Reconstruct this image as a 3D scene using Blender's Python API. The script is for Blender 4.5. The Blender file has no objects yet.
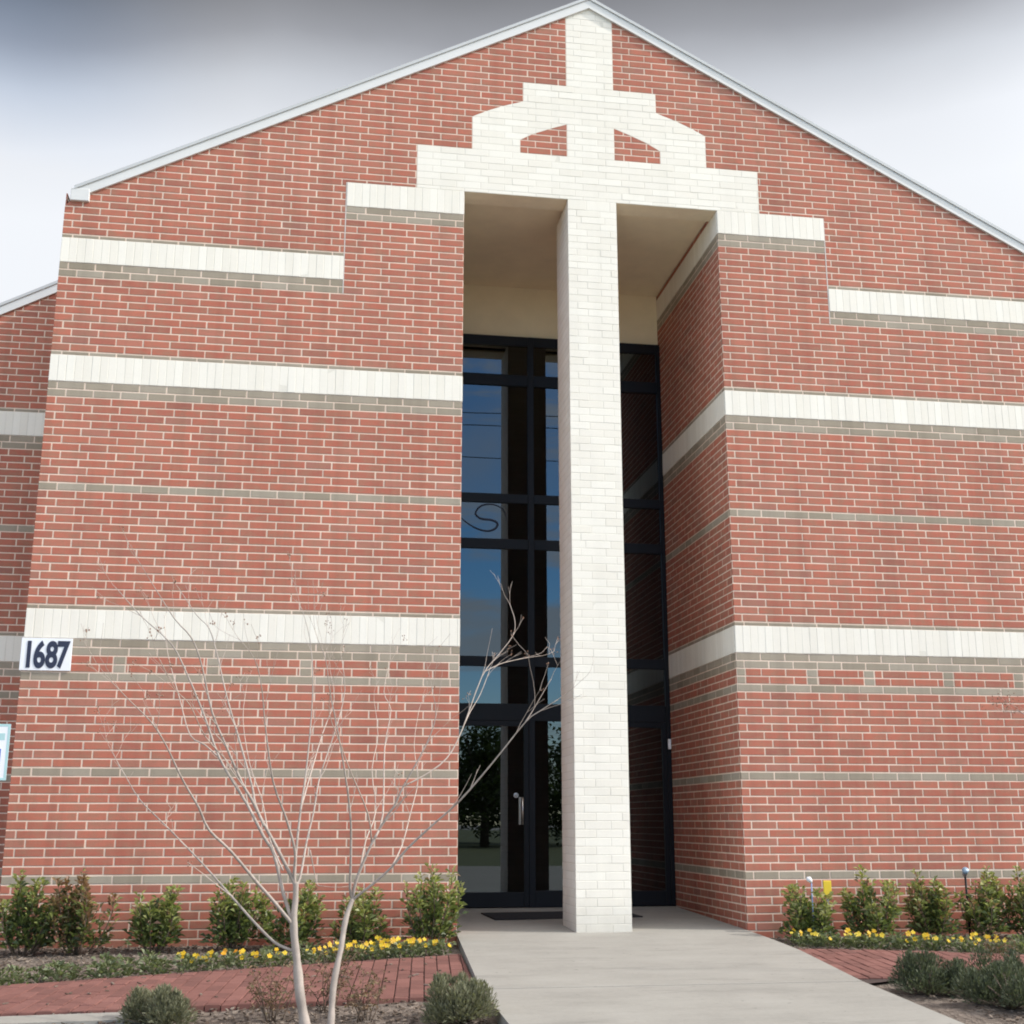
import bpy, bmesh, math, random
from mathutils import Vector, Matrix
random.seed(7)
R = math.radians
scene = bpy.context.scene
col = scene.collection

# ------------------------------------------------------------------ camera
cam_d = bpy.data.cameras.new("camera"); cam = bpy.data.objects.new("camera", cam_d)
col.objects.link(cam); scene.camera = cam
cam.location = (-1.34525, -11.80413, 1.000444)
cam.rotation_euler = (1.8136, 0.0, -0.1556)
cam_d.sensor_width = 36.0
cam_d.lens = 1245.3442 / 1024 * 36.0
cam_d.clip_start = 0.05; cam_d.clip_end = 2000

# ------------------------------------------------------------------ light
SUN_AZ = R(14.0)      # degrees in front of the facade plane, coming from the right
SUN_EL = R(35.0)
sdir = Vector((math.cos(SUN_AZ)*math.cos(SUN_EL), -math.sin(SUN_AZ)*math.cos(SUN_EL), math.sin(SUN_EL)))
sun_d = bpy.data.lights.new("sun", 'SUN'); sun = bpy.data.objects.new("sun", sun_d); col.objects.link(sun)
sun_d.energy = 3.5; sun_d.angle = R(0.55); sun_d.color = (1.0, 0.95, 0.87)
sun.rotation_euler = sdir.to_track_quat('Z', 'Y').to_euler()
sun.location = (20, -5, 25)

world = bpy.data.worlds.new("World"); scene.world = world; world.use_nodes = True
nt = world.node_tree; nt.nodes.clear()
def N(tree, typ, **kw):
    n = tree.nodes.new(typ)
    for k, v in kw.items():
        if k == 'inp':
            for a, b in v.items(): n.inputs[a].default_value = b
        else: setattr(n, k, v)
    return n
def L(tree, a, b): tree.links.new(a, b)
def ramp(tree, src, stops, interp='LINEAR'):
    n = tree.nodes.new('ShaderNodeValToRGB'); n.color_ramp.interpolation = interp
    e = n.color_ramp.elements
    while len(e) < len(stops): e.new(0.5)
    for x, (p, c) in zip(e, stops):
        x.position = p; x.color = (c[0], c[1], c[2], 1) if not isinstance(c, (int, float)) else (c, c, c, 1)
    tree.links.new(src, n.inputs[0]); return n
def math_n(tree, op, a, b=None, clamp=False):
    n = tree.nodes.new('ShaderNodeMath'); n.operation = op; n.use_clamp = clamp
    for i, v in enumerate((a, b)):
        if v is None: continue
        if isinstance(v, (int, float)): n.inputs[i].default_value = v
        else: tree.links.new(v, n.inputs[i])
    return n.outputs[0]
def mixc(tree, fac, a, b, mode='MIX'):
    n = tree.nodes.new('ShaderNodeMix'); n.data_type = 'RGBA'; n.blend_type = mode
    for s, v in ((n.inputs[0], fac), (n.inputs[6], a), (n.inputs[7], b)):
        if isinstance(v, (int, float)): s.default_value = v
        elif isinstance(v, tuple): s.default_value = (v[0], v[1], v[2], 1)
        else: tree.links.new(v, s)
    return n.outputs[2]

sky = N(nt, 'ShaderNodeTexSky', sky_type='NISHITA', sun_disc=False, sun_elevation=SUN_EL, sun_rotation=R(90)+SUN_AZ)
sky.air_density = 1.0; sky.dust_density = 0.2; sky.ozone_density = 3.0
bg_sky = N(nt, 'ShaderNodeBackground', inp={1: 0.15}); hs = N(nt, 'ShaderNodeHueSaturation', inp={'Saturation': 1.3, 'Value': 1.75}); L(nt, sky.outputs[0], hs.inputs['Color']); L(nt, hs.outputs[0], bg_sky.inputs[0])
tc = N(nt, 'ShaderNodeTexCoord')
sep = N(nt, 'ShaderNodeSeparateXYZ'); L(nt, tc.outputs['Generated'], sep.inputs[0])
zz = math_n(nt, 'MAXIMUM', sep.outputs[2], 0.0)
den = math_n(nt, 'ADD', zz, 0.22)
px = math_n(nt, 'DIVIDE', sep.outputs[0], den); py = math_n(nt, 'DIVIDE', sep.outputs[1], den)
comb = N(nt, 'ShaderNodeCombineXYZ'); L(nt, px, comb.inputs[0]); L(nt, py, comb.inputs[1])
nz = N(nt, 'ShaderNodeTexNoise', inp={'Scale': 1.15, 'Detail': 8.0, 'Roughness': 0.55, 'Distortion': 0.4}); L(nt, comb.outputs[0], nz.inputs['Vector'])
nz2 = N(nt, 'ShaderNodeTexNoise', inp={'Scale': 2.6, 'Detail': 5.0, 'Roughness': 0.5}); L(nt, comb.outputs[0], nz2.inputs['Vector'])
# a cloud bank stands behind the building (+Y); over the street behind the camera it breaks up into wisps
bank = N(nt, 'ShaderNodeMapRange', inp={1: -0.25, 2: 0.35, 3: -0.01, 4: 0.85}); L(nt, sep.outputs[1], bank.inputs[0])
cov = math_n(nt, 'ADD', nz.outputs[0], bank.outputs[0])
sdn = N(nt, 'ShaderNodeVectorMath', operation='DOT_PRODUCT'); L(nt, tc.outputs['Generated'], sdn.inputs[0]); sdn.inputs[1].default_value = sdir[:]
glow = N(nt, 'ShaderNodeMapRange', interpolation_type='SMOOTHSTEP', inp={1: 0.45, 2: 1.0, 3: 0.0, 4: 1.0}); L(nt, sdn.outputs['Value'], glow.inputs[0])
cov = math_n(nt, 'ADD', cov, math_n(nt, 'MULTIPLY', glow.outputs[0], 0.35))
# unseen bright cloud added higher over the street to fill the recess with light
h1 = N(nt, 'ShaderNodeMapRange', interpolation_type='SMOOTHSTEP', inp={1: 0.40, 2: 0.66, 3: 0.0, 4: 1.0}); L(nt, sep.outputs[2], h1.inputs[0])
h2 = N(nt, 'ShaderNodeMapRange', interpolation_type='SMOOTHSTEP', inp={1: 0.10, 2: -0.25, 3: 0.0, 4: 1.0}); L(nt, sep.outputs[1], h2.inputs[0])
high = math_n(nt, 'MULTIPLY', h1.outputs[0], h2.outputs[0])
cov = math_n(nt, 'ADD', cov, math_n(nt, 'MULTIPLY', high, 0.30))
# thin streaks low over the street
vst = N(nt, 'ShaderNodeVectorMath', operation='MULTIPLY'); L(nt, tc.outputs['Generated'], vst.inputs[0]); vst.inputs[1].default_value = (3.0, 3.0, 17.0)
nst = N(nt, 'ShaderNodeTexNoise', inp={'Scale': 1.3, 'Detail': 6.0, 'Roughness': 0.6, 'Distortion': 0.6}); L(nt, vst.outputs[0], nst.inputs['Vector'])
streak = ramp(nt, nst.outputs[0], [(0.45, 0.0), (0.64, 0.85)], 'EASE')
covr = ramp(nt, cov, [(0.44, 0.0), (0.78, 1.0)], 'EASE')
# cloud deck colour; a vignette at the view's top edge is painted in as grey
zshift = math_n(nt, 'ADD', sep.outputs[2], math_n(nt, 'MULTIPLY', math_n(nt, 'SUBTRACT', nz2.outputs[0], 0.5), 0.035))
sx1 = N(nt, 'ShaderNodeMapRange', interpolation_type='SMOOTHSTEP', inp={1: -0.02, 2: -0.24, 3: 0.0, 4: 0.034}); L(nt, sep.outputs[0], sx1.inputs[0])
sx2 = N(nt, 'ShaderNodeMapRange', interpolation_type='SMOOTHSTEP', inp={1: 0.22, 2: 0.46, 3: 0.0, 4: 0.0}); L(nt, sep.outputs[0], sx2.inputs[0])
zshift = math_n(nt, 'ADD', zshift, math_n(nt, 'ADD', sx1.outputs[0], sx2.outputs[0]))
deck = ramp(nt, zshift, [(0.0, (0.79, 0.81, 0.84)), (0.46, (0.77, 0.795, 0.835)), (0.50, (0.71, 0.735, 0.78)), (0.537, (0.53, 0.555, 0.60)), (0.568, (0.30, 0.31, 0.34)), (0.605, (0.15, 0.153, 0.165)), (0.68, (0.36, 0.37, 0.39))])
bg_cl = N(nt, 'ShaderNodeBackground', inp={1: 1.0}); tl = N(nt, 'ShaderNodeMapRange', interpolation_type='SMOOTHSTEP', inp={1: -0.07, 2: -0.24, 3: 0.0, 4: 1.0}); L(nt, sep.outputs[0], tl.inputs[0])
tl2 = N(nt, 'ShaderNodeMapRange', inp={1: 0.46, 2: 0.56, 3: 0.0, 4: 1.0}); L(nt, sep.outputs[2], tl2.inputs[0])
tlf = math_n(nt, 'MULTIPLY', math_n(nt, 'MULTIPLY', tl.outputs[0], tl2.outputs[0]), math_n(nt, 'GREATER_THAN', sep.outputs[1], 0.0))
dcol = mixc(nt, tlf, deck.outputs[0], (0.80, 0.94, 1.14), 'MULTIPLY')
dcol = mixc(nt, high, dcol, (0.62, 0.61, 0.60))
L(nt, dcol, bg_cl.inputs[0])
gsum = math_n(nt, 'ADD', math_n(nt, 'MULTIPLY', glow.outputs[0], 1.5), math_n(nt, 'MULTIPLY', high, 1.7))
L(nt, math_n(nt, 'ADD', gsum, 1.0), bg_cl.inputs[1])
mixs = N(nt, 'ShaderNodeMixShader'); L(nt, math_n(nt, 'MAXIMUM', covr.outputs[0], streak.outputs[0]), mixs.inputs[0]); L(nt, bg_sky.outputs[0], mixs.inputs[1]); L(nt, bg_cl.outputs[0], mixs.inputs[2])
wo = N(nt, 'ShaderNodeOutputWorld'); L(nt, mixs.outputs[0], wo.inputs[0])

vs = scene.view_settings
vs.view_transform = 'Standard'; vs.look = 'None'; vs.exposure = 0.23; vs.gamma = 1.0
vs.use_curve_mapping = False
scene.cycles.max_bounces = 8; scene.cycles.use_denoising = True
scene.cycles.pixel_filter_type = 'BLACKMAN_HARRIS'; scene.cycles.filter_width = 1.9   # a slightly soft lens

# ------------------------------------------------------------------ helpers
def tag(o, label=None, cat=None, group=None, kind=None):
    if label: o['label'] = label
    if cat: o['category'] = cat
    if group: o['group'] = group
    if kind: o['kind'] = kind
    return o
def empty(name, loc=(0, 0, 0), rz=0.0):
    o = bpy.data.objects.new(name, None); col.objects.link(o); o.location = loc; o.rotation_euler = (0, 0, rz)
    o.empty_display_size = 0.2
    return o
def dup(root, loc, rz=0.0, sc=1.0):
    r = root.copy(); col.objects.link(r); r.location = loc; r.rotation_euler = (0, 0, rz); r.scale = (sc,)*3 if not isinstance(sc, tuple) else sc
    for ch in list(root.children):
        c = ch.copy(); col.objects.link(c); c.parent = r
        for g in ch.children:
            d = g.copy(); col.objects.link(d); d.parent = c
    return r

class MB:
    def __init__(s): s.v = []; s.f = []; s.m = []; s.r = []; s.smooth = []
    def face(s, pts, m=0, r=0.5, sm=False):
        b = len(s.v); s.v += [tuple(p) for p in pts]; s.f.append(tuple(range(b, b+len(pts)))); s.m.append(m); s.r.append(r); s.smooth.append(sm)
    def addidx(s, verts, faces, m=0, r=0.5, sm=False):
        b = len(s.v); s.v += [tuple(p) for p in verts]
        for f in faces:
            s.f.append(tuple(b+i for i in f)); s.m.append(m); s.r.append(r); s.smooth.append(sm)
    def box(s, x0, x1, y0, y1, z0, z1, m=0, r=0.5):
        v = [(x0,y0,z0),(x1,y0,z0),(x1,y1,z0),(x0,y1,z0),(x0,y0,z1),(x1,y0,z1),(x1,y1,z1),(x0,y1,z1)]
        s.addidx(v, [(0,3,2,1),(4,5,6,7),(0,1,5,4),(1,2,6,5),(2,3,7,6),(3,0,4,7)], m, r)
    def bevbox(s, x0, x1, y0, y1, z0, z1, b=0.004, m=0, r=0.5):
        bm = bmesh.new(); bmesh.ops.create_cube(bm, size=1.0)
        for v in bm.verts: v.co = Vector(((x0+x1)/2+v.co.x*(x1-x0), (y0+y1)/2+v.co.y*(y1-y0), (z0+z1)/2+v.co.z*(z1-z0)))
        bmesh.ops.bevel(bm, geom=bm.edges[:], offset=b, segments=2, affect='EDGES', profile=0.5)
        bm.verts.index_update()
        s.addidx([v.co[:] for v in bm.verts], [[v.index for v in f.verts] for f in bm.faces], m, r); bm.free()
    def prism(s, poly, y0, y1, m=0, r=0.5):
        """polygon in (x, z), counter-clockwise seen from -Y, extruded from y0 to y1"""
        n = len(poly)
        v = [(p[0], y0, p[1]) for p in poly]+[(p[0], y1, p[1]) for p in poly]
        fs = [tuple(range(n)), tuple(range(2*n-1, n-1, -1))]
        for i in range(n):
            j = (i+1) % n; fs.append((i, i+n, j+n, j))
        s.addidx(v, fs, m, r)
    def slab(s, poly, zf, th, m=0, r=0.5):
        """polygon in (x, y) counter-clockwise from above; top follows zf(y)"""
        n = len(poly)
        v = [(p[0], p[1], zf(p[1])) for p in poly]+[(p[0], p[1], zf(p[1])-th) for p in poly]
        fs = [tuple(range(n)), tuple(range(2*n-1, n-1, -1))]
        for i in range(n):
            j = (i+1) % n; fs.append((i, i+n, j+n, j))
        s.addidx(v, fs, m, r)
    def tube(s, pts, sides=8, m=0, r=0.5, cap=True):
        """pts: (x, y, z, radius)"""
        P = [Vector(p[:3]) for p in pts]; k = len(P); vs_ = []; fs = []
        prev = None
        for i in range(k):
            d = (P[min(i+1, k-1)]-P[max(i-1, 0)]); d.normalize()
            if prev is None:
                a = d.orthogonal().normalized()
            else:
                a = prev-d*prev.dot(d)
                a = a.normalized() if a.length > 1e-6 else d.orthogonal().normalized()
            prev = a; b = d.cross(a)
            for j in range(sides):
                t = 2*math.pi*j/sides
                vs_.append(P[i]+(a*math.cos(t)+b*math.sin(t))*pts[i][3])
        for i in range(k-1):
            for j in range(sides):
                j2 = (j+1) % sides
                fs.append((i*sides+j, i*sides+j2, (i+1)*sides+j2, (i+1)*sides+j))
        if cap:
            fs.append(tuple(range(sides-1, -1, -1))); fs.append(tuple((k-1)*sides+j for j in range(sides)))
        s.addidx(vs_, fs, m, r, True)
    def build(s, name, mats, parent=None):
        me = bpy.data.meshes.new(name); me.from_pydata(s.v, [], s.f)
        if not isinstance(mats, (list, tuple)): mats = [mats]
        for mt in mats: me.materials.append(mt)
        me.polygons.foreach_set('material_index', s.m)
        me.polygons.foreach_set('use_smooth', s.smooth)
        at = me.attributes.new('rnd', 'FLOAT', 'FACE'); at.data.foreach_set('value', s.r)
        me.update()
        o = bpy.data.objects.new(name, me); col.objects.link(o)
        if parent is not None: o.parent = parent
        return o

# ------------------------------------------------------------------ materials
def new_mat(name):
    m = bpy.data.materials.new(name); m.use_nodes = True
    t = m.node_tree; b = t.nodes['Principled BSDF']
    return m, t, b
def attr_rnd(t):
    a = N(t, 'ShaderNodeAttribute', attribute_name='rnd'); return a.outputs['Fac']
def pos(t):
    g = N(t, 'ShaderNodeNewGeometry'); return g.outputs['Position']
def noise(t, vec, scale, detail=4.0, rough=0.55, mult=None):
    n = N(t, 'ShaderNodeTexNoise', inp={'Scale': scale, 'Detail': detail, 'Roughness': rough})
    if mult:
        mp = N(t, 'ShaderNodeVectorMath', operation='MULTIPLY'); L(t, vec, mp.inputs[0]); mp.inputs[1].default_value = mult; vec = mp.outputs[0]
    L(t, vec, n.inputs['Vector']); return n.outputs[0]
def bump(t, b, h, strength=0.3, dist=0.01):
    n = N(t, 'ShaderNodeBump', inp={'Strength': strength, 'Distance': dist}); L(t, h, n.inputs['Height']); L(t, n.outputs[0], b.inputs['Normal'])

def brick_mat(name, stops, var=0.25, rough=0.85, bs=0.5, mott=None, splash=True, streak=0.10):
    m, t, b = new_mat(name); p = pos(t)
    c = ramp(t, attr_rnd(t), stops)
    n1 = noise(t, p, 55, 5, 0.65); n2 = noise(t, p, 0.55, 3, 0.6); n3 = noise(t, p, 9.0, 4, 0.6, (0.35, 0.35, 1.0))
    k = math_n(t, 'ADD', math_n(t, 'MULTIPLY', n1, var), math_n(t, 'ADD', math_n(t, 'MULTIPLY', n2, var*0.7), math_n(t, 'MULTIPLY', n3, var*0.6)))
    k = math_n(t, 'ADD', k, 1.0-var*1.15)
    # faint rain streaks, and splash dirt on the lowest courses
    st = ramp(t, noise(t, p, 1.0, 5, 0.6, (5.5, 5.5, 0.35)), [(0.36, 1.0-streak), (0.52, 1.0)])
    k = math_n(t, 'MULTIPLY', k, st.outputs[0])
    if splash:
        sp_ = N(t, 'ShaderNodeSeparateXYZ'); L(t, p, sp_.inputs[0])
        sz_ = math_n(t, 'ADD', sp_.outputs[2], math_n(t, 'MULTIPLY', noise(t, p, 3.2, 5, 0.65), 0.5))
        sr_ = ramp(t, sz_, [(0.22, 0.76), (0.62, 1.0)])
        k = math_n(t, 'MULTIPLY', k, sr_.outputs[0])
    cc = N(t, 'ShaderNodeCombineXYZ');
    for i in range(3): L(t, k, cc.inputs[i])
    base = c.outputs[0]
    if mott:
        mf = ramp(t, noise(t, p, 7.5, 4, 0.65, (1.0, 1.0, 2.0)), [(0.42, 0.0), (0.66, 0.8)])
        base = mixc(t, mf.outputs[0], base, mott)
    L(t, mixc(t, 1.0, base, cc.outputs[0], 'MULTIPLY'), b.inputs['Base Color'])
    b.inputs['Roughness'].default_value = rough; b.inputs['Specular IOR Level'].default_value = 0.25
    bump(t, b, noise(t, p, 130, 4, 0.7), bs, 0.002)
    return m
M = {}
M['red'] = brick_mat('red_brick', [(0.0, (0.33,0.125,0.092)), (0.06, (0.39,0.135,0.096)), (0.45, (0.44,0.143,0.096)), (0.8, (0.47,0.16,0.107)), (0.95, (0.44,0.18,0.13)), (1.0, (0.34,0.15,0.115))], 0.25, 0.85, 0.5, (0.35, 0.175, 0.118))
M['grey'] = brick_mat('grey_brick', [(0.0, (0.29,0.245,0.185)), (0.5, (0.335,0.285,0.22)), (1.0, (0.37,0.32,0.255))], 0.22)
M['white'] = brick_mat('white_brick', [(0.0, (0.79,0.745,0.655)), (0.5, (0.81,0.765,0.68)), (1.0, (0.84,0.80,0.715))], 0.09, 0.7, 0.35, None, True, 0.035)
M['mortar'] = brick_mat('cream_mortar', [(0.0, (0.73,0.57,0.455)), (1.0, (0.79,0.635,0.52))], 0.25, 0.95, 0.6)
M['wmortar'] = brick_mat('white_mortar', [(0.0, (0.70,0.66,0.58)), (1.0, (0.75,0.71,0.625))], 0.2, 0.95, 0.6, None, True, 0.035)
M['paver'] = brick_mat('red_paver', [(0.0, (0.15,0.07,0.06)), (0.5, (0.185,0.083,0.07)), (1.0, (0.215,0.10,0.085))], 0.35, 0.9, 0.6, None, False)
BM = [M['red'], M['grey'], M['white'], M['mortar'], M['wmortar']]

def plain(name, colr, rough=0.6, metal=0.0, var=0.12, scale=8.0, bs=0.1, spec=0.5):
    m, t, b = new_mat(name); p = pos(t)
    n = noise(t, p, scale, 5, 0.6)
    r = ramp(t, n, [(0.25, tuple(c*(1-var) for c in colr)), (0.75, tuple(min(1, c*(1+var)) for c in colr))])
    L(t, r.outputs[0], b.inputs['Base Color'])
    b.inputs['Roughness'].default_value = rough; b.inputs['Metallic'].default_value = metal; b.inputs['Specular IOR Level'].default_value = spec
    if bs: bump(t, b, noise(t, p, scale*12, 4, 0.65), bs, 0.003)
    return m
M['core'] = plain('wall_backing', (0.3, 0.28, 0.26), 0.95)
M['cream'] = plain('cream_brick_soffit', (0.84, 0.74, 0.56), 0.9, var=0.06, scale=6, bs=0.3)
M['stucco'] = plain('beige_stucco', (0.86, 0.75, 0.55), 0.9, var=0.06, scale=3, bs=0.5)
M['trim'] = plain('white_metal_trim', (0.67, 0.665, 0.645), 0.45, var=0.04, scale=2, bs=0.0)
M['trim2'] = plain('grey_metal_edge', (0.50, 0.51, 0.51), 0.5, 0.0, var=0.05, scale=2, bs=0.0)
M['roof'] = plain('metal_roof', (0.45, 0.48, 0.52), 0.4, 0.4, var=0.08, scale=1.0, bs=0.0)
M['frame'] = plain('dark_bronze_aluminium', (0.008, 0.009, 0.013), 0.45, 0.0, var=0.15, scale=3, bs=0.0, spec=0.22)
M['chrome'] = plain('brushed_steel', (0.62, 0.60, 0.56), 0.3, 1.0, var=0.05, bs=0.0)
M['caulk'] = plain('pale_caulk', (0.62, 0.56, 0.52), 0.8, bs=0.0)
M['mat'] = plain('black_rubber_mat', (0.016, 0.016, 0.019), 0.9, var=0.3, scale=40, bs=0.6)
M['plate'] = plain('white_plastic_plate', (0.82, 0.83, 0.86), 0.4, var=0.03, bs=0.0)
M['navy'] = plain('navy_vinyl', (0.018, 0.024, 0.055), 0.5, var=0.1, bs=0.0)
M['palestake'] = plain('pale_blue_pvc', (0.22, 0.32, 0.55), 0.5, bs=0.0)
M['signblue'] = plain('sign_blue', (0.01, 0.08, 0.52), 0.45, var=0.05, bs=0.0)
M['signgreen'] = plain('sign_pale_green', (0.42, 0.63, 0.64), 0.5, var=0.05, bs=0.0)
M['pole'] = plain('galvanised_steel', (0.45, 0.46, 0.47), 0.45, 0.8, var=0.1, bs=0.1)
M['yellow'] = plain('yellow_plastic', (0.72, 0.52, 0.03), 0.5, var=0.05, bs=0.0)
M['bluegrey'] = plain('blue_grey_metal', (0.27, 0.36, 0.46), 0.45, 0.2, var=0.08, bs=0.0)
M['floorin'] = plain('lobby_floor', (0.10, 0.09, 0.08), 0.5)
M['inwall'] = plain('lobby_wall', (0.16, 0.14, 0.12), 0.9)

# tinted, lightly mirrored glazing
gm, t, b = new_mat('tinted_glass'); t.nodes.remove(b)
fr = N(t, 'ShaderNodeFresnel', inp={'IOR': 1.72})
gl = N(t, 'ShaderNodeBsdfGlossy', inp={'Color': (0.80, 0.92, 1.0, 1), 'Roughness': 0.004})
tr = N(t, 'ShaderNodeBsdfTransparent', inp={'Color': (0.16, 0.16, 0.16, 1)})
mx = N(t, 'ShaderNodeMixShader'); L(t, math_n(t, 'ADD', math_n(t, 'MULTIPLY', fr.outputs[0], 1.0), 0.042), mx.inputs[0]); L(t, tr.outputs[0], mx.inputs[1]); L(t, gl.outputs[0], mx.inputs[2])
wv = noise(t, pos(t), 1.3, 2, 0.4); bn = N(t, 'ShaderNodeBump', inp={'Strength': 0.02, 'Distance': 0.02}); L(t, wv, bn.inputs['Height']); L(t, bn.outputs[0], gl.inputs['Normal'])
L(t, mx.outputs[0], t.nodes['Material Output'].inputs[0]); M['glass'] = gm

# concrete walk: broom finish, faint stains, tooled joints every 1.9 m
cm, t, b = new_mat('walk_concrete'); p = pos(t)
n1 = noise(t, p, 1.4, 6, 0.6); n2 = noise(t, p, 26, 5, 0.7); n3 = noise(t, p, 3.0, 5, 0.7, (0.4, 1.6, 1.0))
f = math_n(t, 'ADD', math_n(t, 'MULTIPLY', n1, 0.45), math_n(t, 'ADD', math_n(t, 'MULTIPLY', n2, 0.25), math_n(t, 'MULTIPLY', n3, 0.3)))
r = ramp(t, f, [(0.3, (0.215,0.205,0.185)), (0.5, (0.28,0.268,0.242)), (0.68, (0.32,0.308,0.28))])
stn = ramp(t, noise(t, p, 1.1, 7, 0.72, (0.7, 2.6, 1.0)), [(0.33, 0.80), (0.44, 1.0)])
spk = ramp(t, noise(t, p, 14, 3, 0.5), [(0.26, 0.72), (0.31, 1.0)])
cst = mixc(t, 1.0, mixc(t, 1.0, r.outputs[0], stn.outputs[0], 'MULTIPLY'), spk.outputs[0], 'MULTIPLY')
L(t, cst, b.inputs['Base Color']); b.inputs['Roughness'].default_value = 0.9
bump(t, b, math_n(t, 'ADD', noise(t, p, 160, 3, 0.7, (1.0, 0.12, 1.0)), noise(t, p, 40, 3, 0.6)), 0.35, 0.003)
M['concrete'] = cm
am, t, b = new_mat('lot_concrete'); p = pos(t)
r = ramp(t, math_n(t, 'ADD', math_n(t, 'MULTIPLY', noise(t, p, 90, 4, 0.7), 0.5), math_n(t, 'MULTIPLY', noise(t, p, 0.5, 5, 0.6), 0.5)), [(0.3, (0.24,0.225,0.20)), (0.7, (0.33,0.31,0.28))])
L(t, r.outputs[0], b.inputs['Base Color']); b.inputs['Roughness'].default_value = 0.95
bump(t, b, noise(t, p, 120, 3, 0.7), 0.6, 0.006); M['asphalt'] = am
mm, t, b = new_mat('bark_mulch'); p = pos(t)
vo = N(t, 'ShaderNodeTexVoronoi', inp={'Scale': 34.0, 'Randomness': 1.0}); mp = N(t, 'ShaderNodeVectorMath', operation='MULTIPLY'); L(t, p, mp.inputs[0]); mp.inputs[1].default_value = (1, 0.55, 1); L(t, mp.outputs[0], vo.inputs['Vector']); bw = N(t, 'ShaderNodeRGBToBW'); L(t, vo.outputs['Color'], bw.inputs[0])
f = math_n(t, 'ADD', math_n(t, 'MULTIPLY', noise(t, p, 22, 6, 0.7), 0.6), math_n(t, 'MULTIPLY', noise(t, p, 2.0, 4, 0.6), 0.4))
r = ramp(t, f, [(0.3, (0.085,0.062,0.05)), (0.5, (0.17,0.135,0.11)), (0.7, (0.28,0.235,0.20))])
L(t, mixc(t, 0.5, r.outputs[0], bw.outputs[0], 'SOFT_LIGHT'), b.inputs['Base Color']); b.inputs['Roughness'].default_value = 1.0
bump(t, b, math_n(t, 'ADD', vo.outputs['Distance'], noise(t, p, 60, 4, 0.7)), 0.9, 0.02); M['mulch'] = mm
M['sand'] = plain('joint_sand', (0.055, 0.035, 0.03), 1.0, var=0.3, scale=30, bs=0.6)
M['chip'] = brick_mat('mulch_chip', [(0.0, (0.07,0.05,0.038)), (0.5, (0.145,0.11,0.085)), (1.0, (0.26,0.215,0.18))], 0.3, 1.0, 0.5, None, False)
M['grass'] = plain('lawn_grass', (0.10, 0.11, 0.045), 1.0, var=0.4, scale=6, bs=0.8)

def leaf_mat(name, stops, transl=0.3, rough=0.45, spec=0.4):
    m, t, b = new_mat(name)
    oi = N(t, 'ShaderNodeObjectInfo')
    a = math_n(t, 'ADD', math_n(t, 'MULTIPLY', attr_rnd(t), 0.85), math_n(t, 'MULTIPLY', oi.outputs['Random'], 0.15))
    c = ramp(t, a, stops); L(t, c.outputs[0], b.inputs['Base Color'])
    b.inputs['Roughness'].default_value = rough; b.inputs['Specular IOR Level'].default_value = spec
    tl = N(t, 'ShaderNodeBsdfTranslucent'); L(t, mixc(t, 1.0, c.outputs[0], (1.3, 1.4, 0.7), 'MULTIPLY'), tl.inputs[0])
    mx = N(t, 'ShaderNodeMixShader', inp={0: transl}); L(t, b.outputs[0], mx.inputs[1]); L(t, tl.outputs[0], mx.inputs[2])
    L(t, mx.outputs[0], t.nodes['Material Output'].inputs[0]); return m
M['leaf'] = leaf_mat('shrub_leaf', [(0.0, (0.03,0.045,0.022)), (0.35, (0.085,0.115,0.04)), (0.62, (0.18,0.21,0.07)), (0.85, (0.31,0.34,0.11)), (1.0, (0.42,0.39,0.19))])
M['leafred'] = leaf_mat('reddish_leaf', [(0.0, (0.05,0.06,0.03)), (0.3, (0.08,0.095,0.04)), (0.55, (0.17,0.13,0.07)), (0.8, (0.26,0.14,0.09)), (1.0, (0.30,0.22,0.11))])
M['pansyleaf'] = leaf_mat('pansy_leaf', [(0.0, (0.08,0.10,0.05)), (0.6, (0.17,0.20,0.10)), (1.0, (0.28,0.29,0.18))])
M['petal'] = leaf_mat('yellow_petal', [(0.0, (0.62,0.36,0.015)), (0.5, (0.72,0.50,0.02)), (1.0, (0.76,0.62,0.10))], 0.3)
M['petalor'] = leaf_mat('orange_petal', [(0.0, (0.75,0.28,0.02)), (1.0, (0.82,0.42,0.03))], 0.35)
M['sage'] = leaf_mat('grey_green_needle', [(0.0, (0.11,0.11,0.065)), (0.5, (0.21,0.21,0.13)), (1.0, (0.36,0.345,0.24))], 0.2, 0.7)
M['darkneedle'] = leaf_mat('dark_green_needle', [(0.0, (0.035,0.045,0.026)), (0.5, (0.085,0.10,0.058)), (1.0, (0.20,0.215,0.13))], 0.2, 0.7)
M['dry'] = leaf_mat('dry_leaf', [(0.0, (0.09,0.055,0.035)), (0.5, (0.19,0.115,0.07)), (0.85, (0.28,0.20,0.13)), (1.0, (0.14,0.15,0.06))], 0.2, 0.8)
M['stem'] = plain('shrub_stem', (0.12, 0.085, 0.06), 0.9, var=0.3, scale=20)
M['bark'] = plain('smooth_pale_bark', (0.33, 0.28, 0.245), 0.8, var=0.3, scale=9, bs=0.4)
M['twig'] = plain('pale_twig', (0.42, 0.345, 0.295), 0.85, var=0.2, scale=14, bs=0.2)
M['pod'] = plain('brown_seed_pod', (0.22, 0.12, 0.075), 0.85, var=0.35, scale=30)
M['treeleaf'] = leaf_mat('street_tree_leaf', [(0.0, (0.025,0.04,0.018)), (0.5, (0.05,0.075,0.03)), (1.0, (0.10,0.13,0.05))])
M['treebark'] = plain('street_tree_bark', (0.10, 0.08, 0.065), 0.95, var=0.3)
M['wire'] = plain('black_cable', (0.02, 0.02, 0.022), 0.7, bs=0.0)

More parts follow.
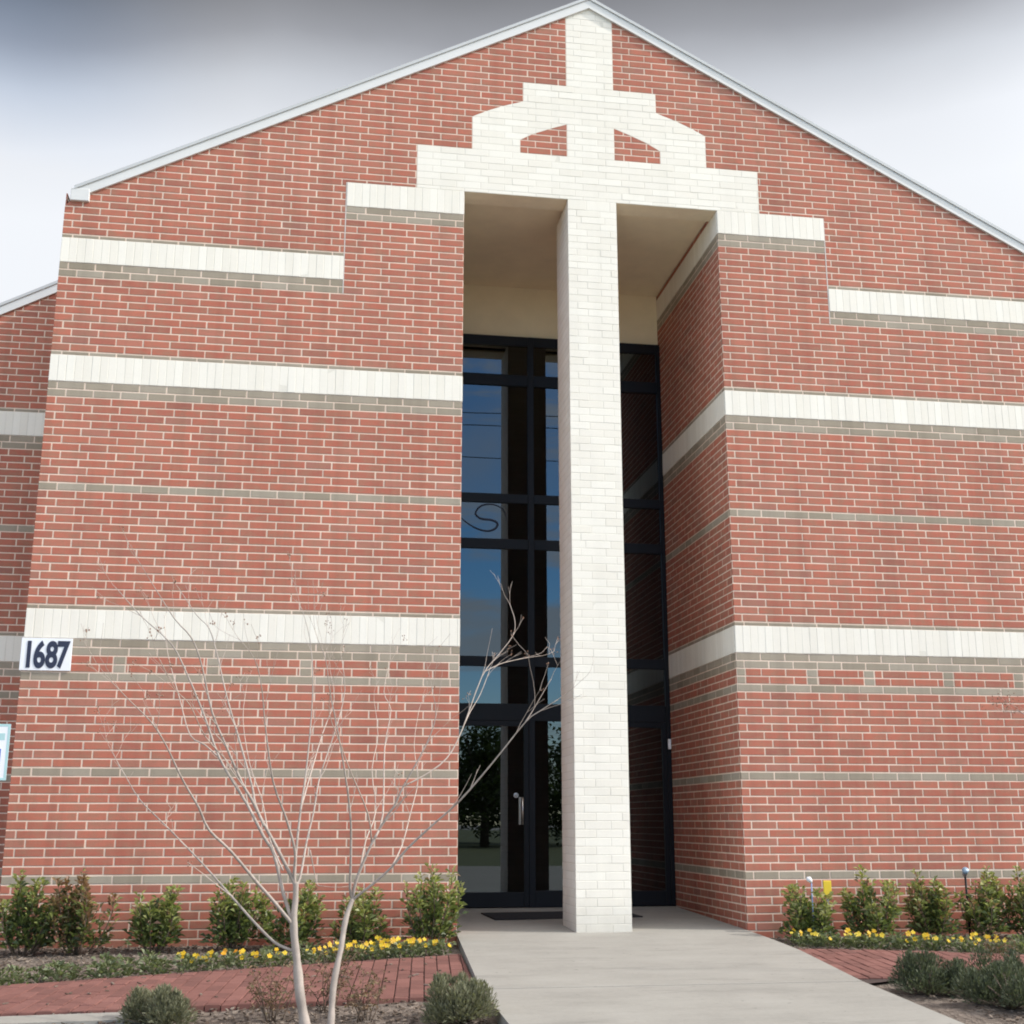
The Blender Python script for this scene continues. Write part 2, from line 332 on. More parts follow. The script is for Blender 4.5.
# ------------------------------------------------------------------ levels
C = 0.07716; B = 0.254
def zc(n):
    d = 0.0 if n <= 75 else -0.42*min(1.0, (n-75)/13.0)
    return (n+6.4+d)*C
SL = 0.0265
def gz(y):                       # paving falls away from the doors, level again under the parking lot
    return SL*max(-8.0, min(y, 2.6))
def bz(y): return gz(y)-0.07     # planting beds lie a little lower

XL, XR, CX, W = -3.98, 6.70, 1.365, 2.748
RAKE = 0.5235; ZAP = 9.755
DEP = 2.45
def rakeL(z): return CX-(ZAP-z)/RAKE
def rakeR(z): return CX+(ZAP-z)/RAKE

def clip(poly, a, bq, side):
    """keep the part of poly right (side=1) or left (-1) of the upward line a->bq"""
    out = []
    def val(p): return side*((p[0]-a[0])*(bq[1]-a[1])-(p[1]-a[1])*(bq[0]-a[0]))
    n = len(poly)
    for i in range(n):
        p, q = poly[i], poly[(i+1) % n]; vp, vq = val(p), val(q)
        if vp >= 0: out.append(p)
        if (vp >= 0) != (vq >= 0):
            s = vp/(vp-vq); out.append((p[0]+(q[0]-p[0])*s, p[1]+(q[1]-p[1])*s))
    return out
def area(p):
    return 0.5*sum(p[i][0]*p[(i+1) % len(p)][1]-p[(i+1) % len(p)][0]*p[i][1] for i in range(len(p)))

class Wall:
    """real brickwork: every brick its own relief, every joint recessed mortar"""
    def __init__(s, O, U, Nn): s.O, s.U, s.N = Vector(O), Vector(U), Vector(Nn); s.flip = Vector(U).cross(Vector((0,0,1))).dot(s.N) < 0
    def P(s, u, z, d): return s.O+s.U*u+Vector((0,0,z))+s.N*d
    def row(s, mb, z0, z1, l0, l1, r0, r1, kind, phase=0.0, ln=B, gl=0.0, gr=0.0, gap=0.0066, jit=1.0):
        wht = kind == 2
        tilt = 0.0022*jit if wht else 0.0035*jit; g = gap
        mdep = 0.0013 if wht else 0.0032
        if wht: g = min(gap, 0.0036)
        lo, hi = min(l0, l1), max(r0, r1)
        k = math.floor((lo-phase)/ln)-1
        while phase+k*ln < hi:
            a, bb = phase+k*ln, phase+(k+1)*ln; k += 1
            cell = [(a, z0), (bb, z0), (bb, z1), (a, z1)]
            cell = clip(cell, (l0, z0), (l1, z1), 1)
            if len(cell) > 2: cell = clip(cell, (r0, z0), (r1, z1), -1)
            if len(cell) < 3 or area(cell) < 2e-5: continue
            ju = random.uniform(-0.0015, 0.0015)
            br = [(a+g+ju, z0+g*0.95), (bb-g+ju, z0+g*0.95), (bb-g+ju, z1-g*0.95), (a+g+ju, z1-g*0.95)]
            br = clip(br, (l0+gl, z0), (l1+gl, z1), 1)
            if len(br) > 2: br = clip(br, (r0-gr, z0), (r1-gr, z1), -1)
            rn = random.random()
            pts = [s.P(u, z, -mdep) for u, z in cell]
            mb.face(pts[::-1] if s.flip else pts, 4 if wht else 3, rn)
            if len(br) < 3 or area(br) < 1.5e-4: continue
            cu = sum(p[0] for p in br)/len(br); cz = sum(p[1] for p in br)/len(br)
            w = max(p[0] for p in br)-min(p[0] for p in br); h = max(p[1] for p in br)-min(p[1] for p in br)
            e = 0.0018 if wht else 0.003; su = max(0.2, 1-2*e/w); sz = max(0.2, 1-2*e/h)
            tu, tz, d0 = random.gauss(0, tilt), random.gauss(0, tilt), random.uniform(-0.0009, 0.0009)
            def dd(u, z, b0): return b0+d0+tu*(u-cu)+tz*(z-cz)
            fr_ = [s.P(cu+(u-cu)*su, cz+(z-cz)*sz, dd(u, z, 0.0)) for u, z in br]
            md = [s.P(u, z, dd(u, z, -0.0011 if wht else -0.0022)) for u, z in br]
            bk = [s.P(u, z, -0.012) for u, z in br]
            n = len(br); vs_ = fr_+md+bk
            fs = [tuple(range(n))]
            for i in range(n):
                j = (i+1) % n
                fs.append((n+i, n+j, j, i)); fs.append((2*n+i, 2*n+j, n+j, n+i))
            if s.flip: fs = [f[::-1] for f in fs]
            mb.addidx(vs_, fs, kind, rn)
GREY_ROWS = {0, 12, 23, 26, 27, 46, 58, 59}
BANDS = [27.5, 59.5]
def band_rows(n): return n in (28, 29, 30, 31, 60, 61, 62, 63)

def std_course(wall, mb, bands, n, l, r, ph, gl=0, gr=0):
    """one course of a plain wall with the building's banding, l..r vertical ends"""
    if band_rows(n): return
    kind = 1 if n in GREY_ROWS else 0
    wall.row(mb, zc(n-.5), zc(n+.5), l, l, r, r, kind, ph, gl=gl, gr=gr)
def std_bands(wall, mb_wall, mbs, l, r, ph=0.0, proud=0.0):
    for z, mb in zip(BANDS, mbs):
        w2 = Wall(wall.O+wall.N*proud, wall.U, wall.N)
        w2.row(mb, zc(z), zc(z+3.47), l, l, r, r, 2, ph, ln=0.0775, gap=0.0028)
        wall.row(mb_wall, zc(z+3.47), zc(z+4), l, l, r, r, 1, ph+.1)

# ------------------------------------------------------------------ the building
bld = empty('church_building', (CX, 0, 0))
bld.location = (0, 0, 0)
tag(bld, 'red brick gabled church front with white brick cross, banding and tall recessed entrance', 'building')

front = Wall((0, 0, 0), (1, 0, 0), (0, -1, 0))
fw = MB(); cross = MB(); bands_ = []
def hdr_positions():
    return [-3.86, -3.126, -2.289, -1.441, -0.725, -0.043], [2.783, 3.531, 4.132, 4.981, 5.75, 6.35]
HL, HR = hdr_positions()
JX = -1.222; JR = 3.961
# arch geometry
def circ(p, q):
    (x1, z1), (x2, z2) = p, q
    z0 = (x1*x1+z1*z1-x2*x2-z2*z2)/(2*(z1-z2)); return z0, math.hypot(x1, z1-z0)
H1, H2, H3, H4 = 1.863, 1.284, 0.735, 0.2585
zo, Ro = circ((H2, zc(101.5)), (H3, zc(104.5)))
zi, Ri = circ((0.772, zc(98.5)), (H4, zc(101.2)))
def hw(z):
    if z < zc(96.5): return H1
    if z < zc(101.5): return H2
    if z < zc(104.5): return math.sqrt(max(0, Ro*Ro-(z-zo)**2))
    if z < zc(107.5): return H3
    return H4
def inner(z):
    if z < zc(96.5) or z > zc(101.2): return 0.0
    return min(0.772, math.sqrt(max(0, Ri*Ri-(z-zi)**2)))
for n in range(-8, 124):
    z0, z1 = zc(n-.5), zc(n+.5)
    if z0 > ZAP: break
    e = 1e-4
    odd = n % 2
    phL = -0.33*B if odd else 0.0
    phR = W+(0.0 if odd else 0.33*B)
    lL = [max(XL, rakeL(z0)), max(XL, rakeL(z1))]; rR = [min(XR, rakeR(z0)), min(XR, rakeR(z1))]
    if n <= 73:
        if band_rows(n): continue
        if n in (24, 25):
            for HS, l, r, ph in ((HL, XL, 0.0, phL), (HR, W, XR, phR)):
                edges = [l]
                for hx in HS:
                    a, bq = max(l, hx-0.056), min(r, hx+0.056)
                    if a-edges[-1] > 0.03: front.row(fw, z0, z1, edges[-1], edges[-1], a, a, 0, ph, gl=0.006 if edges[-1] > l else 0, gr=0.006)
                    front.row(fw, z0, z1, a, a, bq, bq, 1, a, ln=bq-a); edges.append(bq)
                if r-edges[-1] > 0.03: front.row(fw, z0, z1, edges[-1], edges[-1], r, r, 0, ph, gl=0.006)
            continue
        kind = 1 if n in GREY_ROWS else 0
        front.row(fw, z0, z1, XL, XL, 0, 0, kind, phL)
        front.row(fw, z0, z1, W, W, rR[0], rR[1], kind, phR)
    elif n <= 89:
        if n not in (76, 77, 78, 79):
            k = 1 if n in (74, 75) else 0
            front.row(fw, z0, z1, lL[0], lL[1], JX-.006, JX-.006, k, phL)
            front.row(fw, z0, z1, JR+.006, JR+.006, rR[0], rR[1], k, phR)
        if n <= 86:
            k = 1 if n in (85, 86) else 0
            front.row(fw, z0, z1, JX+.006, JX+.006, 0, 0, k, phL)
            front.row(fw, z0, z1, W, W, JR-.006, JR-.006, k, phR)
    else:
        zw = max(z0, zc(90))
        if n == 90:
            front.row(fw, z0, z1, lL[0], lL[1], JX-.006, JX-.006, 0, phL)
            front.row(fw, z0, z1, JR+.006, JR+.006, rR[0], rR[1], 0, phR)
            front.row(fw, zw, z1, JX-.006, JX-.006, CX-H1, CX-H1, 0, phL, gr=.006)
            front.row(fw, zw, z1, CX+H1, CX+H1, JR+.006, JR+.006, 0, phR, gl=.006)
            front.row(cross, zw, z1, CX-H1, CX-H1, CX+H1, CX+H1, 2, phL)
            continue
        h0, h1 = hw(z0+e), hw(z1-e)
        front.row(fw, z0, z1, lL[0], lL[1], max(CX-h0, lL[0]), max(CX-h1, lL[1]), 0, phL, gr=.006)
        front.row(fw, z0, z1, min(CX+h0, rR[0]), min(CX+h1, rR[1]), rR[0], rR[1], 0, phR, gl=.006)
        i0, i1 = inner(z0+e), inner(z1-e)
        if i0 > H4+.03 and z0 >= zc(96.5)-e:
            i1 = max(i1, H4)
            front.row(cross, z0, z1, CX-h0, CX-h1, CX-i0, CX-i1, 2, phL)
            front.row(cross, z0, z1, CX-H4, CX-H4, CX+H4, CX+H4, 2, phL)
            front.row(cross, z0, z1, CX+i0, CX+i1, CX+h0, CX+h1, 2, phL)
            front.row(fw, z0, z1, CX-i0, CX-i1, CX-H4, CX-H4, 0, phL, gl=.006, gr=.006)
            front.row(fw, z0, z1, CX+H4, CX+H4, CX+i0, CX+i1, 0, phR, gl=.006, gr=.006)
        else:
            front.row(cross, z0, z1, max(CX-h0, lL[0]), max(CX-h1, lL[1]), min(CX+h0, rR[0]), min(CX+h1, rR[1]), 2, phL)
# white soldier bands, a touch proud of the brick below
PR = 0.004
sold = Wall((0, -PR, 0), (1, 0, 0), (0, -1, 0))
for z in BANDS:
    for l, r in ((XL, 0.0), (W, XR)):
        mb = MB(); bands_.append(mb)
        sold.row(mb, zc(z), zc(z+3.47), l, l, r, r, 2, l, ln=0.0775, gap=0.0028)
        front.row(fw, zc(z+3.47), zc(z+4), l, l, r, r, 1, l+.1)
for l, r in ((XL, JX-.006), (JR+.006, XR)):
    mb = MB(); bands_.append(mb); sold.row(mb, zc(75.5), zc(78.97), l, l, r, r, 2, l, ln=0.0775, gap=0.0028)
    front.row(fw, zc(78.97), zc(79.5), l, l, r, r, 1, l+.1)
for l, r in ((JX+.006, 0.0), (W, JR-.006)):
    mb = MB(); bands_.append(mb); sold.row(mb, zc(86.5), zc(90), l, l, r, r, 2, l, ln=0.0775, gap=0.0028)
fw.box(JX-.005, JX+.005, -.0005, .01, zc(73.5), zc(90), 5); fw.box(JR-.005, JR+.005, -.0005, .01, zc(73.5), zc(90), 5)
o = fw.build('facade_wall', BM+[M['caulk']], bld)
cross.build('cross', BM, bld)['label'] = 'white painted brick cross with an arch over its arms'
for mb in bands_: mb.build('brick_band', BM, bld)['label'] = 'white soldier brick band'

# backing cores (shut the light out, carry the thickness)
k = MB()
ZS = zc(90)
zl = ZAP-(CX-XL-.012)*RAKE
k.prism([(XL+.012, -0.6), (-.012, -0.6), (-.012, ZS), (rakeL(ZS)+.02, ZS), (XL+.012, zl-.02)], 0.0125, DEP)
k.prism([(W+.012, -0.6), (XR-.012, -0.6), (XR-.012, zl-.02), (rakeR(ZS)-.02, ZS), (W+.012, ZS)], 0.0125, DEP)
k.prism([(rakeL(ZS+.03)+.012, ZS+.03), (rakeR(ZS+.03)-.012, ZS+.03), (CX, ZAP-.02)], 0.0125, 0.265)
k.build('wall_core', M['core'], bld)

# column
c = MB(); CA, CB, CD = 1.106, 1.633, 0.63
ws = [(Wall((0,0,0),(1,0,0),(0,-1,0)), CA, CB), (Wall((CA,0,0),(0,1,0),(-1,0,0)), 0.0125, CD), (Wall((CB,0,0),(0,1,0),(1,0,0)), 0.0125, CD), (Wall((0,CD,0),(1,0,0),(0,1,0)), CA+.0125, CB-.0125)]
for n in range(-7, 90):
    z0, z1 = zc(n-.5), min(zc(n+.5), ZS) if n < 89 else ZS
    for i, (wl, l, r) in enumerate(ws):
        ph = l+(0.20 if (n+i) % 2 else 0.09)
        if random.random() < .06: ph += random.choice((-.06, .05))
        wl.row(c, z0, z1, l, l, r, r, 2, ph)
c.box(CA+.0125, CB-.0125, .0125, CD-.0125, -0.5, ZS, 5)
c.build('column', BM+[M['core']], bld)['label'] = 'tall white painted brick column that forms the foot of the cross'

# recess: brick reveals with the same banding
for wl, nm in ((Wall((W, 0, 0), (0, 1, 0), (-1, 0, 0)), 'right'), (Wall((0, 0, 0), (0, 1, 0), (1, 0, 0)), 'left')):
    rv = MB(); s1, s2, s3 = MB(), MB(), MB()
    for n in range(-7, 87):
        if band_rows(n): continue
        kind = 1 if (n in GREY_ROWS or n in (85, 86)) else 0
        wl.row(rv, zc(n-.5), zc(n+.5), 0.0125, 0.0125, DEP, DEP, kind, 0.0125+(0.66*B if n % 2 else 0.14*B))
    std_bands(wl, rv, (s1, s2), 0.0125, DEP, 0.0, PR)
    Wall(wl.O+wl.N*PR, wl.U, wl.N).row(s3, zc(86.5), ZS, .0125, .0125, DEP, DEP, 2, 0.0, ln=0.0775, gap=0.0028)
    wl.row(rv, ZS, ZS+.06, 0.266, 0.266, DEP, DEP, 0, 0.1)
    rv.build('reveal_wall', BM, bld)
    for s_ in (s1, s2, s3): s_.build('brick_band', BM, bld)
# lintel soffit, ceiling, wall above the glazing
st = MB()
st.box(0.003, W-.003, 0.0125, 0.265, ZS+.001, ZS+.5)
st.build('lintel', M['cream'], bld)
st = MB(); st.box(0.0, W, 0.266, DEP+.3, ZS+.06, ZS+.16); st.build('ceiling', M['stucco'], bld)
HEAD = 6.785
st = MB(); st.box(0.001, W-.001, DEP-.002, DEP+.2, HEAD, ZS+.059); st.build('transom_wall', M['stucco'], bld)

# glazing: frame, panes, doors
YF = DEP-0.075; Z0 = gz(DEP)+.003
wf = empty('window_frame', (0, 0, 0)); wf.parent = bld
wfm = MB()
bars = [(2.105, 2.298), (2.723, 2.838), (4.106, 4.227), (4.667, 4.778), (6.142, 6.285), (6.663, HEAD)]
verts_ = [(0.002, 0.052), (1.075, 1.147), (1.60, 1.672), (2.696, W-.002)]
for a, bq in verts_: wfm.bevbox(a, bq, YF, DEP, Z0, HEAD-.001, .004)
for i, (a, bq) in enumerate(bars):
    for (p0, p1), (q0, q1) in zip(verts_[:-1], verts_[1:]):
        wfm.bevbox(p1+.0005, q0-.0005, YF+.006, DEP-.006, a, bq, .004)
bpy.data.objects.remove(wf)
wf = wfm.build('window_frame', M['frame'], bld)
for (a0, a1), (c0, c1) in zip(bars[:-1], bars[1:]):
    for (p0, p1), (q0, q1) in zip(verts_[:-1], verts_[1:]):
        g = MB(); g.box(p1-.004, q0+.004, YF+.030, YF+.036, a1-.004, c0+.004); g.build('glass_pane', M['glass'], wf)
# centre fixed light, down to the sill
g = MB(); g.box(1.143, 1.604, YF+.030, YF+.036, .24, 2.11); g.build('glass_pane', M['glass'], wf)
s_ = MB(); s_.bevbox(1.1475, 1.5995, YF+.006, DEP-.006, Z0, .245, .004); s_.build('sill_panel', M['frame'], wf)
for x0, x1, hx in ((0.0535, 1.0735, 'r'), (1.6735, 2.6945, 'l')):
    d = MB(); zb, zt = Z0+.006, 2.1035; sw = 0.055
    d.bevbox(x0, x0+sw, YF+.008, YF+.053, zb, zt, .003); d.bevbox(x1-sw, x1, YF+.008, YF+.053, zb, zt, .003)
    d.bevbox(x0+sw+.0005, x1-sw-.0005, YF+.010, YF+.051, zb, .232, .003); d.bevbox(x0+sw+.0005, x1-sw-.0005, YF+.010, YF+.051, zt-.06, zt, .003)
    do = d.build('door', M['frame'], bld)
    g = MB(); g.box(x0+sw-.004, x1-sw+.004, YF+.028, YF+.034, .228, zt-.056); g.build('glass_panel', M['glass'], do)
    xh = x1-.082 if hx == 'r' else x0+.082
    h = MB()
    h.tube([(xh, YF-.045, .955, .013), (xh, YF-.045, 1.255, .013)], 10)
    h.tube([(xh, YF-.045, 1.0, .009), (xh, YF+.012, 1.0, .009)], 8); h.tube([(xh, YF-.045, 1.21, .009), (xh, YF+.012, 1.21, .009)], 8)
    h.bevbox(xh-.035, xh-.010, YF-.004, YF+.009, .955, 1.255, .002)
    h.build('handle', M['chrome'], do)
    lk = MB(); xl_ = xh-.065 if hx == 'r' else xh+.065
    lk.tube([(xl_, YF+.012, 1.275, .030), (xl_, YF+.006, 1.275, .030), (xl_, YF+.005, 1.275, .027)], 20); lk.tube([(xl_, YF+.005, 1.275, .014), (xl_, YF+.001, 1.275, .013)], 14)
    lk.build('lock', M['pole'], do)
# script letter on the glass of the transom light
S = [(0.81,4.507),(0.761,4.601),(0.641,4.646),(0.51,4.621),(0.447,4.531),(0.511,4.469),(0.642,4.455),(0.709,4.415),(0.679,4.35),(0.586,4.32),(0.474,4.342),(0.381,4.388),(0.307,4.442),(0.232,4.508)]
sp = []
for i in range(len(S)-1):
    p0, p1, p2, p3 = [S[max(0, min(len(S)-1, j))] for j in (i-1, i, i+1, i+2)]
    for q in range(6):
        u = q/6.0
        f = lambda a, b_, c_, d_: 0.5*((2*b_)+(-a+c_)*u+(2*a-5*b_+4*c_-d_)*u*u+(-a+3*b_-3*c_+d_)*u**3)
        x, z = f(p0[0], p1[0], p2[0], p3[0]), f(p0[1], p1[1], p2[1], p3[1])
        tt = (i+u)/(len(S)-1)
        sp.append((x, YF+.027, z, 0.004+0.009*math.sin(math.pi*tt)))
sm = MB(); sm.tube(sp, 6); so = sm.build('lettering', M['navy'], wf)
so['label'] = 'dark flowing script S on the glass'

# lobby behind the glass, unlit
lb = MB()
lb.box(-2.0, 4.7, DEP+.21, 5.8, Z0-.1, Z0, 0); lb.box(-2.0, 4.7, 5.8, 5.9, Z0, 7.45, 1); lb.box(-2.1, -2.0, DEP+.01, 5.9, Z0, 7.45, 1); lb.box(4.7, 4.8, DEP+.01, 5.9, Z0, 7.45, 1)
lb.box(-2.1, 4.8, DEP+.31, 5.9, 7.45, 7.5, 1); lb.box(-2.0, -.013, DEP+.01, DEP+.2, Z0, 7.45, 1); lb.box(W+.013, 4.7, DEP+.01, DEP+.2, Z0, 7.45, 1)
lb.box(0.0, W, DEP+.001, DEP+.2, -.3, Z0-.002, 0)
lb.build('lobby_room', [M['floorin'], M['inwall']], bld)

# side returns of the gable block, rear block walls with the same banding
YW = 1.88
for wl, nm in ((Wall((XL, 0, 0), (0, 1, 0), (-1, 0, 0)), 'l'), (Wall((XR, 0, 0), (0, 1, 0), (1, 0, 0)), 'r')):
    sw_ = MB(); s1, s2 = MB(), MB()
    for n in range(-8, 86): std_course(wl, sw_, None, n, 0.0125, YW, 0.0125+(0.66*B if n % 2 else 0.2*B))
    std_bands(wl, sw_, (s1, s2), 0.0125, YW, 0.0, PR)
    sw_.build('side_wall', BM, bld); s1.build('brick_band', BM, bld); s2.build('brick_band', BM, bld)
ZA2, RK2 = 9.90, 0.54
for x0, x1 in ((-9.5, XL), (XR, 12.2)):
    wl = Wall((0, YW, 0), (1, 0, 0), (0, -1, 0)); ww = MB(); s1, s2 = MB(), MB()
    for n in range(-8, 124):
        z0, z1 = zc(n-.5), zc(n+.5)
        if band_rows(n): continue
        kind = 1 if n in GREY_ROWS else 0
        if x0 < 0: l0, l1, r0, r1 = max(x0, CX-(ZA2-z0)/RK2), max(x0, CX-(ZA2-z1)/RK2), x1, x1
        else: l0, l1, r0, r1 = x0, x0, min(x1, CX+(ZA2-z0)/RK2), min(x1, CX+(ZA2-z1)/RK2)
        if l1 > x1 or r1 < x0: continue
        wl.row(ww, z0, z1, l0, l1, r0, r1, kind, 0.33*B if n % 2 else 0)
    for z, mb in zip(BANDS, (s1, s2)):
        e0, e1 = (max(x0, CX-(ZA2-zc(z+4))/RK2), x1) if x0 < 0 else (x0, min(x1, CX+(ZA2-zc(z+4))/RK2))
        Wall((0, YW-PR, 0), (1, 0, 0), (0, -1, 0)).row(mb, zc(z), zc(z+3.47), e0, e0, e1, e1, 2, 0, ln=0.0775, gap=0.0028)
        wl.row(ww, zc(z+3.47), zc(z+4), e0, e0, e1, e1, 1, .1)
    ww.build('wing_wall', BM, bld); s1.build('brick_band', BM, bld); s2.build('brick_band', BM, bld)
rb = MB()
zq = ZA2-(CX+9.48)*RK2
rb.prism([(-9.48, -.6), (XL-.02, -.6), (XL-.02, ZA2-(CX-XL+.02)*RK2-.02), (-9.48, zq)], YW+.013, YW+.25)
rb.prism([(XR+.02, -.6), (12.18, -.6), (12.18, zq), (XR+.02, ZA2-(XR+.02-CX)*RK2-.02)], YW+.013, YW+.25)
rb.box(-9.48, -9.25, YW+.26, 14, -.6, zq); rb.box(11.95, 12.18, YW+.26, 14, -.6, zq)
rb.prism([(-9.48, -.6), (12.18, -.6), (12.18, zq), (CX, ZA2-.02), (-9.48, zq)], 14.0, 14.2)
rb.build('rear_block', M['core'], bld)

# roofs with rake trim
def rake_piece(mb, sgn, zap, slope, xend, yf, yb, lift0, lift1, m):
    """a bar running down one rake; lift0..lift1 measured square to the slope"""
    cs = 1/math.sqrt(1+slope*slope); sn = slope*cs
    pts = []
    for lf in (lift0, lift1):
        pts.append((CX, zap+lf/cs)); pts.append((CX+sgn*xend, zap+lf/cs-slope*xend))
    a, bq, c_, d_ = pts[0], pts[1], pts[3], pts[2]
    poly = [a, bq, c_, d_] if sgn < 0 else [bq, a, d_, c_]
    if area(poly) < 0: poly = poly[::-1]
    mb.prism(poly, yf, yb, m)
for zap, slope, xe, yf, yb in ((ZAP, RAKE, 5.235, 0.0, 6.0), (ZA2, RK2, 11.2, YW, 14.3)):
    rf = MB()
    for sg in (-1, 1): rake_piece(rf, sg, zap, slope, xe, yf+.0005, yb, .02, .079, 0)
    ro = rf.build('roof', M['roof'], bld)
    for sg in (-1, 1):
        tm = MB(); rake_piece(tm, sg, zap, slope, xe+.02, yf-.026, yf-.0005, -.010, .080, 0); tm.build('rake_trim', M['trim'], ro)
        tm = MB(); rake_piece(tm, sg, zap, slope, xe+.03, yf-.040, yf+.05, 0.0805, .112, 0); tm.build('roof_edge', M['trim2'], ro)
